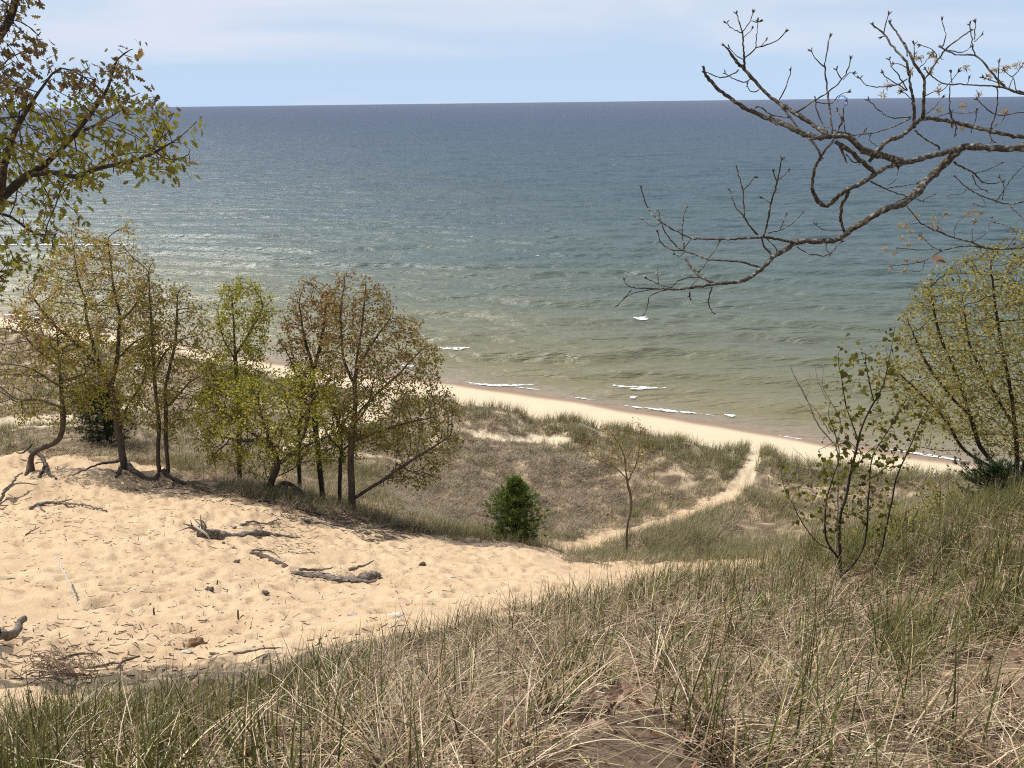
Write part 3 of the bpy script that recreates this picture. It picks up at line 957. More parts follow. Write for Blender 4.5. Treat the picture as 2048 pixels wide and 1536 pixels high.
tree('oak_tree', 'tallest pale leaved tree of the left group, trunk forking low, crown overlapping the lake', (250, 948), 24.0,
     [[(250, 950), (246, 915), (238, 860), (230, 810), (222, 775), (232, 735), (237, 690), (238, 655), (241, 635), (228, 580), (222, 530), (215, 480)],
      [(222, 775), (205, 745), (180, 715), (150, 685), (120, 660), (95, 635), (70, 600), (45, 565)],
      [(205, 745), (188, 700), (180, 662), (172, 634), (171, 597), (162, 578), (154, 545), (148, 510), (142, 470)],
      [(241, 645), (270, 610), (292, 570), (300, 545)], [(236, 720), (262, 690), (290, 672)], [(238, 850), (262, 800), (288, 760), (291, 730)],
      [(235, 830), (190, 830), (150, 835)]],
     [(150, 440), (190, 470), (220, 480), (262, 432), (288, 465), (275, 540), (330, 600), (330, 690), (315, 760), (290, 840), (240, 850), (190, 850), (140, 800),
      (60, 720), (20, 640), (50, 570), (100, 500)],
     2200, 0.112, 0.16, grad(([TAN, PNK, OLV, YG], [4, 3, 2, 2]), ([OLV, YG, TAN], [4, 4, 2]), 9.0, 17.5, 0.55), per=4, size=0.085, group=G_ROW,
     roots=[[(243, 930, 0.2, 0.09), (230, 938, 0.28, 0.05), (205, 943, 0.25, 0.035), (170, 950, 0.1, 0.025), (146, 956, 0.03, 0.014)],
            [(256, 935, 0.2, 0.1), (265, 948, 0.12, 0.09), (290, 958, 0.03, 0.07), (318, 964, 0.0, 0.05)],
            [(246, 938, 0.15, 0.08), (240, 950, 0.08, 0.06), (233, 956, 0.0, 0.04)]])
tree('oak_tree', 'twin trunked tree with two thin parallel stems and tan olive crown', (320, 957), 23.6,
     [[(318, 958), (316, 900), (318, 850), (312, 790), (308, 740), (305, 690), (302, 640), (300, 590), (298, 550), (300, 530)],
      [(320, 955), (336, 948), (333, 900), (331, 860), (332, 820), (330, 780), (338, 740), (350, 690), (353, 640), (355, 590)],
      [(310, 750), (325, 712), (345, 692), (370, 676)], [(332, 815), (355, 792), (372, 770)], [(317, 830), (290, 812), (275, 790)]],
     [(300, 513), (335, 560), (360, 565), (405, 600), (425, 660), (440, 740), (415, 830), (350, 885), (290, 870), (262, 800), (265, 700), (270, 600), (280, 540)],
     1500, 0.09, 0.155, grad(([BRZ, TAN, OLV], [3, 2, 4]), ([OLV, BRZ, YG], [5, 2, 3]), 9.0, 16.0), per=3, size=0.09, group=G_ROW,
     roots=[[(328, 950, 0.12, 0.09), (345, 962, 0.03, 0.06), (390, 975, 0.02, 0.04), (440, 990, 0.0, 0.02)], [(318, 955, 0.1, 0.08), (306, 962, 0.0, 0.05), (292, 964, 0.0, 0.03)]])
tree('oak_tree', 'upright yellow green tree with narrow rounded top between twin trunks and bronze crowns', (478, 958), 24.2,
     [[(480, 960), (478, 900), (480, 850), (478, 810), (474, 760), (470, 710), (468, 660), (465, 610)],
      [(478, 945), (455, 918), (432, 892), (395, 866)], [(478, 938), (492, 905), (500, 880)], [(470, 712), (500, 664), (528, 612)], [(474, 790), (440, 770), (420, 745)],
      [(470, 720), (448, 680), (436, 630)]],
     [(432, 575), (455, 555), (500, 558), (540, 585), (553, 625), (535, 680), (540, 760), (500, 860), (440, 880), (395, 800), (408, 700), (425, 640)],
     1500, 0.085, 0.15, grad(([YG, OLV, (0.28, 0.27, 0.06)], [5, 2, 2]), ([OLV, YG, BRZ], [4, 3, 2]), 9.0, 14.5, 0.4), per=5, size=0.085, group=G_ROW)
tree('crooked_tree', 'low spreading bright green tree with crooked trunk above a tangle of bare roots', (538, 1008), 22.3,
     [[(538, 1010), (534, 985), (545, 955), (556, 930), (548, 900), (535, 870), (525, 840), (515, 800)],
      [(556, 930), (590, 905), (640, 880), (680, 862)], [(548, 900), (500, 862), (455, 832), (425, 805)], [(535, 875), (485, 882), (440, 872)],
      [(590, 905), (610, 860), (620, 810), (640, 770)], [(545, 955), (575, 945), (600, 925)]],
     [(378, 860), (400, 790), (450, 748), (520, 765), (600, 718), (640, 738), (690, 800), (705, 870), (660, 925), (600, 940), (540, 920), (460, 945), (395, 920)],
     1500, 0.11, 0.145, grad(([YG, (0.30, 0.30, 0.05), OLV], [5, 3, 2]), ([YG, OLV, DKG], [5, 3, 1]), 8.0, 12.0), per=3, size=0.085, group=G_ROW,
     roots=[[(545, 1000, 0.05, 0.06), (560, 990, 0.32, 0.07), (578, 988, 0.4, 0.07), (592, 996, 0.3, 0.06), (600, 1012, 0.05, 0.05)],
            [(588, 990, 0.35, 0.06), (606, 998, 0.25, 0.05), (622, 1015, 0.06, 0.04), (640, 1030, 0.0, 0.03)], [(575, 990, 0.36, 0.05), (570, 1002, 0.2, 0.04), (566, 1014, 0.0, 0.035)],
            [(540, 1008, 0.05, 0.06), (525, 1008, 0.04, 0.04), (508, 1012, 0.0, 0.02)], [(552, 1006, 0.06, 0.05), (580, 1016, 0.05, 0.05), (630, 1028, 0.02, 0.04), (680, 1040, 0.02, 0.03)]])
tree('oak_tree', 'slim bronze crowned tree standing behind the main oak, dark straight trunk', (645, 997), 23.5,
     [[(645, 999), (640, 940), (634, 880), (628, 820), (625, 760), (622, 722), (610, 680), (600, 625)], [(626, 745), (640, 695), (648, 650), (652, 600)], [(630, 800), (600, 760), (580, 720)]],
     [(572, 605), (610, 558), (660, 568), (695, 600), (690, 700), (660, 800), (620, 860), (590, 800), (558, 720), (552, 650)],
     1200, 0.09, 0.15, grad(([BRZ, (0.20, 0.11, 0.06), OLV], [5, 3, 1]), ([BRZ, OLV, YG], [4, 4, 1]), 9.0, 15.0, 0.45), per=4, size=0.085, bark=M_BARKDARK, group=G_ROW)
tree('oak_tree', 'thin dark trunked tree with small olive crown, left of the slim bronze tree', (598, 977), 24.5,
     [[(598, 979), (598, 920), (600, 860), (604, 800), (607, 745)], [(600, 870), (580, 830), (570, 800)], [(602, 840), (625, 800)]],
     [(560, 770), (600, 735), (640, 770), (640, 850), (620, 905), (565, 900), (550, 840)], 450, 0.075, 0.15,
     grad(([BRZ, OLV], [3, 3]), ([OLV, YG], [3, 3]), 8.0, 13.0), per=2, size=0.085, bark=M_BARKDARK, group=G_ROW)
tree('oak_tree', 'thin dark trunked tree close to the left of the main oak trunk, crown yellow green', (677, 1002), 23.0,
     [[(677, 1004), (680, 940), (684, 890), (677, 850), (670, 828)], [(682, 905), (710, 880), (735, 862)], [(682, 900), (655, 870), (645, 840)]],
     [(635, 800), (690, 815), (740, 858), (725, 920), (660, 940), (635, 890)], 420, 0.065, 0.145,
     grad(([YG, OLV], [3, 2]), ([YG, OLV, DKG], [3, 3, 1]), 8.0, 13.0), per=3, size=0.085, bark=M_BARKDARK, group=G_ROW)
tree('oak_tree', 'widest oak of the row with low limb sweeping right and bronze topped crown', (705, 1022), 22.0,
     [[(705, 1024), (703, 970), (702, 905), (708, 840), (711, 800), (709, 765), (712, 738), (715, 706), (722, 670), (728, 614), (731, 570)],
      [(709, 772), (697, 745), (687, 718), (683, 670), (681, 620), (690, 565)], [(712, 738), (742, 690, -0.4), (772, 648, -0.6), (790, 625, -0.7)],
      [(708, 835), (752, 790, 0.5), (802, 742, 0.9), (842, 702, 1.0), (862, 690, 1.0)], [(703, 885), (760, 862, -0.6), (830, 842, -1.0), (892, 830, -1.2)],
      [(705, 1000), (735, 980, -0.2), (770, 958, -0.4), (802, 934, -0.5), (842, 910, -0.6), (882, 884, -0.6), (902, 872, -0.6)],
      [(703, 890), (680, 850, 0.5), (660, 810, 0.8)], [(802, 934, -0.5), (840, 950, -0.8), (870, 955, -1)], [(708, 850), (735, 812, -0.8), (745, 760, -1.2)]],
     [(640, 590), (688, 538), (762, 552), (795, 625), (832, 650), (872, 690), (895, 755), (902, 800), (928, 860), (918, 905), (885, 965), (830, 990), (790, 965),
      (770, 910), (720, 890), (668, 875), (640, 800), (640, 690)],
     3200, 0.115, 0.155, grad(([BRZ, (0.205, 0.13, 0.065), OLV], [5, 3, 2]), ([OLV, BRZ, (0.15, 0.14, 0.045), YG], [5, 2, 3, 1]), 7.5, 14.5, 0.62), per=3, size=0.09, group=G_ROW)
tree('slender_tree', 'lone thin young tree with orange leaves beside the sandy path', (1255, 1106), 24.5,
     [[(1255, 1108), (1254, 1060), (1262, 1020), (1262, 998), (1254, 960), (1250, 920), (1240, 890), (1216, 857)], [(1263, 1010), (1280, 985), (1310, 962)],
      [(1252, 955), (1230, 935), (1192, 918), (1160, 905)], [(1255, 962), (1275, 920), (1281, 862), (1282, 845)], [(1250, 925), (1265, 895), (1290, 880)], [(1256, 1055), (1225, 1035), (1205, 1020)]],
     [(1150, 905), (1180, 868), (1215, 850), (1282, 842), (1322, 890), (1320, 930), (1290, 952), (1240, 945), (1190, 932)],
     300, 0.045, 0.14, lambda c: mixcol([(0.25, 0.165, 0.045), (0.21, 0.155, 0.05), OLV], [4, 3, 3], len(c)), per=1, size=0.08, spread=0.08, rmin=0.005, bark=bark_mat('pale_brown_bark', (0.09, 0.065, 0.045), (0.24, 0.18, 0.13)))
tree('bare_tree', 'grey leafless trunk standing behind the tallest pale tree at left', (214, 850), 31.0,
     [[(212, 862), (210, 830), (205, 780), (200, 740), (192, 690), (196, 640)], [(205, 775), (225, 740), (240, 715)]],
     [(180, 660), (200, 620), (225, 640), (240, 700), (215, 740), (185, 730)], 60, 0.17, 0.25,
     lambda c: mixcol([BRZ, TAN], [1, 1], len(c)), per=1, size=0.08, bark=M_TWIG)
tree('willow_tree', 'yellow leaved multi stemmed willow at the right edge above the beach', (2040, 986), 11.5,
     [[(2040, 988), (1996, 940), (1961, 895), (1946, 848), (1923, 776), (1900, 720), (1881, 673), (1867, 615), (1860, 575)],
      [(2030, 970), (2034, 907), (2022, 790), (2005, 700), (1993, 629), (1985, 560), (1980, 520)],
      [(1996, 940), (1930, 902), (1887, 834), (1829, 776), (1790, 740)], [(2036, 975), (2060, 880), (2070, 750), (2060, 640), (2055, 540)],
      [(1940, 830), (1900, 790), (1850, 720), (1820, 650)], [(2026, 850), (1975, 760), (1940, 690), (1925, 600)], [(2038, 978), (2120, 850), (2180, 700), (2200, 560)],
      [(1930, 902), (1870, 900), (1820, 890)]],
     [(1745, 760), (1765, 700), (1800, 640), (1830, 565), (1880, 530), (1930, 498), (2000, 500), (2060, 455), (2180, 460), (2280, 600), (2260, 800), (2160, 920), (2060, 930),
      (1980, 900), (1900, 880), (1800, 840)],
     3200, 0.075, 0.085, lambda c: mixcol([(0.29, 0.255, 0.08), (0.235, 0.20, 0.065), (0.35, 0.31, 0.12), (0.16, 0.135, 0.05)], [4, 3, 3, 2], len(c)), per=9, size=0.05, spread=0.055,
     bark=M_BARKDARK, kill=0.12, rmin=0.0028, droop=0.0, frac=0.9)

# leafy sapling cluster on the knoll
tree('leafy_sapling', 'many stemmed sapling with scattered round leaves rising from the near grass', (1690, 1160), 6.0,
     [[(1690, 1162), (1680, 1110), (1679, 1040), (1691, 996), (1700, 951), (1713, 896), (1716, 880), (1729, 843), (1747, 808), (1764, 776), (1773, 746), (1782, 694), (1791, 653)],
      [(1680, 1120), (1655, 1085), (1650, 1048), (1655, 993), (1668, 950), (1679, 908), (1668, 862), (1655, 820)],
      [(1690, 1150), (1725, 1100), (1735, 1034), (1744, 922), (1764, 881), (1794, 831), (1817, 790)],
      [(1690, 1155), (1752, 1130), (1776, 1034), (1794, 951), (1814, 905), (1832, 864), (1852, 823), (1873, 805)],
      [(1660, 1100), (1630, 1080), (1606, 1048), (1586, 1010), (1566, 969), (1562, 937)],
      [(1716, 880), (1702, 840), (1690, 805), (1685, 764), (1676, 723), (1675, 700)], [(1747, 808), (1741, 770), (1731, 732), (1731, 708)],
      [(1700, 951), (1740, 900), (1790, 870)], [(1713, 896), (1690, 880), (1668, 885)], [(1744, 960), (1775, 930), (1790, 905)]],
     [(1560, 935), (1610, 1000), (1640, 860), (1660, 740), (1690, 690), (1740, 705), (1790, 655), (1830, 760), (1880, 800), (1850, 900), (1800, 980), (1780, 1080), (1640, 1090), (1590, 1050)],
     600, 0.02, 0.05, lambda c: mixcol([(0.13, 0.13, 0.03), (0.17, 0.16, 0.04), (0.09, 0.085, 0.025), (0.15, 0.09, 0.04)], [4, 3, 3, 0.4], len(c)), per=2, size=0.058, spread=0.045,
     bark=M_BARKDARK, tmpl=(OVATE_V, OVATE_F), kill=0.09, rmin=0.0018, droop=0.5, depth=0.6, cat='sapling')
b = at(np.array(1672.0), np.array(1150.0), 6.4); b[2] = float(gz(b[0:1], b[1:2])[0])
bs = empty('bare_shrub', b, 'pale leafless shrub of thin twigs left of the leafy sapling', 'shrub')
tb = Tubes()
for L, r0, r1 in [([(1672, 1152), (1674, 1050), (1676, 950), (1671, 893), (1638, 852), (1612, 796), (1591, 755), (1576, 728)], 0.012, 0.003),
                  ([(1671, 893), (1680, 840), (1653, 790), (1644, 764), (1648, 728)], 0.006, 0.002), ([(1660, 868), (1635, 823), (1612, 800), (1600, 775), (1590, 752)], 0.004, 0.002),
                  ([(1653, 800), (1634, 756), (1630, 726)], 0.003, 0.0015), ([(1680, 840), (1700, 800), (1705, 770), (1718, 745)], 0.004, 0.0015),
                  ([(1625, 830), (1606, 812), (1592, 800)], 0.003, 0.0015), ([(1612, 796), (1620, 770), (1618, 745)], 0.003, 0.0015), ([(1676, 950), (1640, 960), (1612, 920), (1585, 895)], 0.004, 0.0015),
                  ([(1640, 960), (1622, 940), (1612, 905)], 0.003, 0.0015), ([(1676, 1000), (1650, 985), (1630, 960), (1604, 950)], 0.003, 0.0015)]:
    L = np.array(L, float); P = at(L[:, 0], L[:, 1], np.full(len(L), 6.4))
    if L[0][1] == 1152: P[0][2] = b[2] - 0.1
    S = smooth_line(P, 0.05); S += rng.normal(0, 0.003, S.shape)
    tb.add(S, np.linspace(r0, r1, len(S)), 4)
tb.build('stem', M_TWIG, bs)

# ---- left foreground oak: trunk outside the frame, limbs reaching in
YA = 6.5
zb = float(base_z(np.array([-7.1]), np.array([7.0]))[0])
rootA = empty('oak_tree', (-7.1, 7.0, zb), 'near oak whose lobed leafy limbs reach in from the left edge', 'tree')
pA = lambda L, Y=YA: at(np.array([q[0] for q in L], float), np.array([q[1] for q in L], float), np.array([Y + (q[2] if len(q) > 2 else 0) for q in L], float))
trunkA = np.array([(-7.1, 7.0, zb - 0.2), (-7.1, 7.0, zb + 1.9), (-6.8, 6.8, zb + 3.5), (-6.35, 6.6, zb + 5.1), (-6.25, 6.5, zb + 7.1), (-6.4, 6.7, zb + 9.5)])
lines = [smooth_line(trunkA, 0.12),
         smooth_line(np.vstack([trunkA[2:3], pA([(-260, 560), (-130, 470), (0, 402), (40, 360), (75, 340), (130, 290), (185, 225), (220, 170), (232, 112)])]), 0.12),
         smooth_line(pA([(60, 350), (110, 345, -0.1), (150, 358, -0.2), (200, 335, -0.3), (260, 325, -0.3), (300, 310, -0.3), (350, 280, -0.4), (392, 245, -0.4)]), 0.12),
         smooth_line(pA([(-130, 470), (-40, 425, 0.2), (25, 430, 0.3), (50, 460, 0.3), (70, 470, 0.3), (112, 470, 0.3)]), 0.12),
         smooth_line(np.vstack([trunkA[3:4], pA([(-260, 250), (-100, 200), (-30, 112), (20, 40), (40, -60), (60, -200)])]), 0.12),
         smooth_line(pA([(90, 330), (150, 270, 0.4), (190, 250, 0.6), (250, 215, 0.8), (310, 190, 0.8)]), 0.12),
         smooth_line(pA([(0, 402), (10, 330, -0.4), (30, 260, -0.6), (80, 180, -0.7), (120, 130, -0.7)]), 0.12),
         smooth_line(pA([(-100, 480), (-20, 540, 0.2), (20, 545, 0.2), (40, 520, 0.2)]), 0.12),
         smooth_line(np.vstack([trunkA[4:5], pA([(-420, 60), (-300, -80), (-200, -200)])]), 0.12),
         smooth_line(np.vstack([trunkA[3:4], np.array([(-7.2, 7.8, zb + 6.2), (-7.6, 9, zb + 7.5)])]), 0.12)]
crA = [(-560, -260), (-200, -420), (70, -260), (66, 0), (95, 90), (70, 160), (150, 118), (235, 84), (300, 132), (328, 200), (385, 250), (400, 330), (320, 372), (250, 385), (150, 368),
       (165, 440), (170, 480), (120, 520), (60, 560), (10, 615), (-150, 640), (-400, 560), (-560, 200)]
pts = crown_points(crA, YA, 3400, 0.55)
pos, par = colonize(lines, pts, 0.085, 1.5, 0.12, 80, (0, 0, 0.1))
_, T, tip = wood(pos, par, 0.095, M_BARKDARK, rootA, rmin=0.0026, ex=2.0)


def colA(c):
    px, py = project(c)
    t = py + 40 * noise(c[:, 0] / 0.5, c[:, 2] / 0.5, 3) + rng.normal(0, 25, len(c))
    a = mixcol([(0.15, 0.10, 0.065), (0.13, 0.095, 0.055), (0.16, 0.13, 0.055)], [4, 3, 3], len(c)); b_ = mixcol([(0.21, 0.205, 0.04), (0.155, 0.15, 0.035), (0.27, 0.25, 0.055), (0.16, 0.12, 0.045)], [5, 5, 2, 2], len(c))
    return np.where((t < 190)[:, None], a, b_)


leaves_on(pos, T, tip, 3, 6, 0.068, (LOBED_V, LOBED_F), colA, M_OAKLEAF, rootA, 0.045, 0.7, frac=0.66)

# ---- right foreground oak: bare limb hanging into the frame
zb = float(base_z(np.array([5.4]), np.array([4.6]))[0])
rootB = empty('oak_tree', (5.4, 4.6, zb), 'near oak whose bare lichen spotted limb hangs in from the right edge', 'tree')


def c8(L):
    return np.array([(1200 + q[0] * 0.4167, q[1] * 0.4167) for q in L], float)


def depthB(px, py):
    return 4.7 + 0.45 * noise(px / 260.0, py / 260.0, 15) + 0.12 * noise(px / 90.0, py / 90.0, 16)


tbB = Tubes()


def limb(L, h0, h1, dY=0.0, tb=None, pre=None, step=0.02, bud=True):
    P2 = c8(L)
    Y = depthB(P2[:, 0], P2[:, 1]) + dY
    P = at(P2[:, 0], P2[:, 1], Y)
    if pre is not None: P = np.vstack([pre, P])
    S = smooth_line(P, step)
    m = len(S)
    hw = np.interp(np.linspace(0, 1, m), np.linspace(0, 1, len(np.atleast_1d(h0))), h0) if np.ndim(h0) else np.linspace(h0, h1, m)
    r = hw * 0.4167 * (S[:, 1] / 0.96) / F * 0.98
    r = np.maximum(r, 0.0022)
    wob = 1 + 0.16 * noise(np.arange(m) * 0.35, np.full(m, L[0][0] * 0.013), 19) + 0.08 * rng.normal(0, 1, m)
    S[1:-1] += rng.normal(0, 1, (m - 2, 3)) * (0.0016 + r[1:-1, None] * 0.05)
    sides = 10 if r.max() > 0.015 else 6 if r.max() > 0.005 else 4
    (tb or tbB).add(S, r * wob, sides, 0.05 if r.max() > 0.01 else 0)
    if bud:
        e = S[-1]; d = unit((S[-1] - S[-2])[None])[0]
        for q in range(3):
            dd = unit((d + rng.normal(0, 0.45, 3))[None])[0]
            (tb or tbB).add(np.array([e - d * 0.004, e + dd * 0.012, e + dd * 0.024]), [0.0022, 0.0036, 0.0008], 4)


trunkB = np.array([(5.4, 4.6, zb - 0.2), (5.35, 4.6, zb + 1.2), (5.2, 4.6, zb + 2.2)])
tr = Tubes(); S = smooth_line(np.vstack([trunkB, [(5.1, 4.65, zb + 4.0), (5.3, 4.7, zb + 6.5)]]), 0.1)
tr.add(S, np.linspace(0.17, 0.09, len(S)) , 12, 0.04)
tr.build('trunk', M_BRANCH, rootB)
limb([(2200, 715), (2035, 712), (1900, 712), (1760, 705), (1680, 725), (1560, 755), (1440, 785), (1380, 800), (1310, 840), (1240, 890), (1190, 905), (1150, 935), (1110, 975), (1070, 985),
      (1030, 940), (1018, 890), (1025, 830), (1050, 770), (1080, 720), (1115, 680), (1150, 610), (1165, 575)],
     [42, 32, 28, 26, 26, 25, 24, 24, 22, 20, 18, 17, 15, 15, 13, 12, 11, 11, 10, 9, 8, 6, 4], 0, pre=trunkB[2:3] - np.array([[0, 0, 0.2]]))
limb([(1440, 770), (1350, 745), (1260, 720), (1225, 690), (1195, 655), (1130, 652), (1040, 658), (960, 635), (900, 605), (840, 580), (770, 550), (700, 520), (640, 480), (580, 440), (530, 390), (500, 345), (498, 325)],
     [17, 16, 15, 14, 14, 13, 12, 12, 12, 11, 11, 10, 9, 8, 8, 7, 6], 0)
limb([(1090, 650), (1010, 590), (940, 545), (870, 500), (800, 450), (750, 395), (700, 340), (660, 300), (625, 255), (598, 220)], [11, 10, 9, 9, 8, 7, 7, 7, 6, 3], 0)
limb([(1720, 720), (1690, 750), (1630, 810), (1560, 870), (1520, 925), (1450, 975), (1370, 1005), (1290, 1050), (1200, 1105), (1140, 1150), (1040, 1158), (950, 1162), (900, 1190), (830, 1235), (780, 1285),
      (720, 1330), (660, 1355), (560, 1362), (480, 1375), (380, 1388), (260, 1385), (150, 1378), (115, 1345)],
     [20, 19, 18, 18, 17, 17, 15, 14, 14, 13, 13, 13, 12, 11, 11, 10, 9, 8, 6, 5, 4, 3, 2.5], 0)
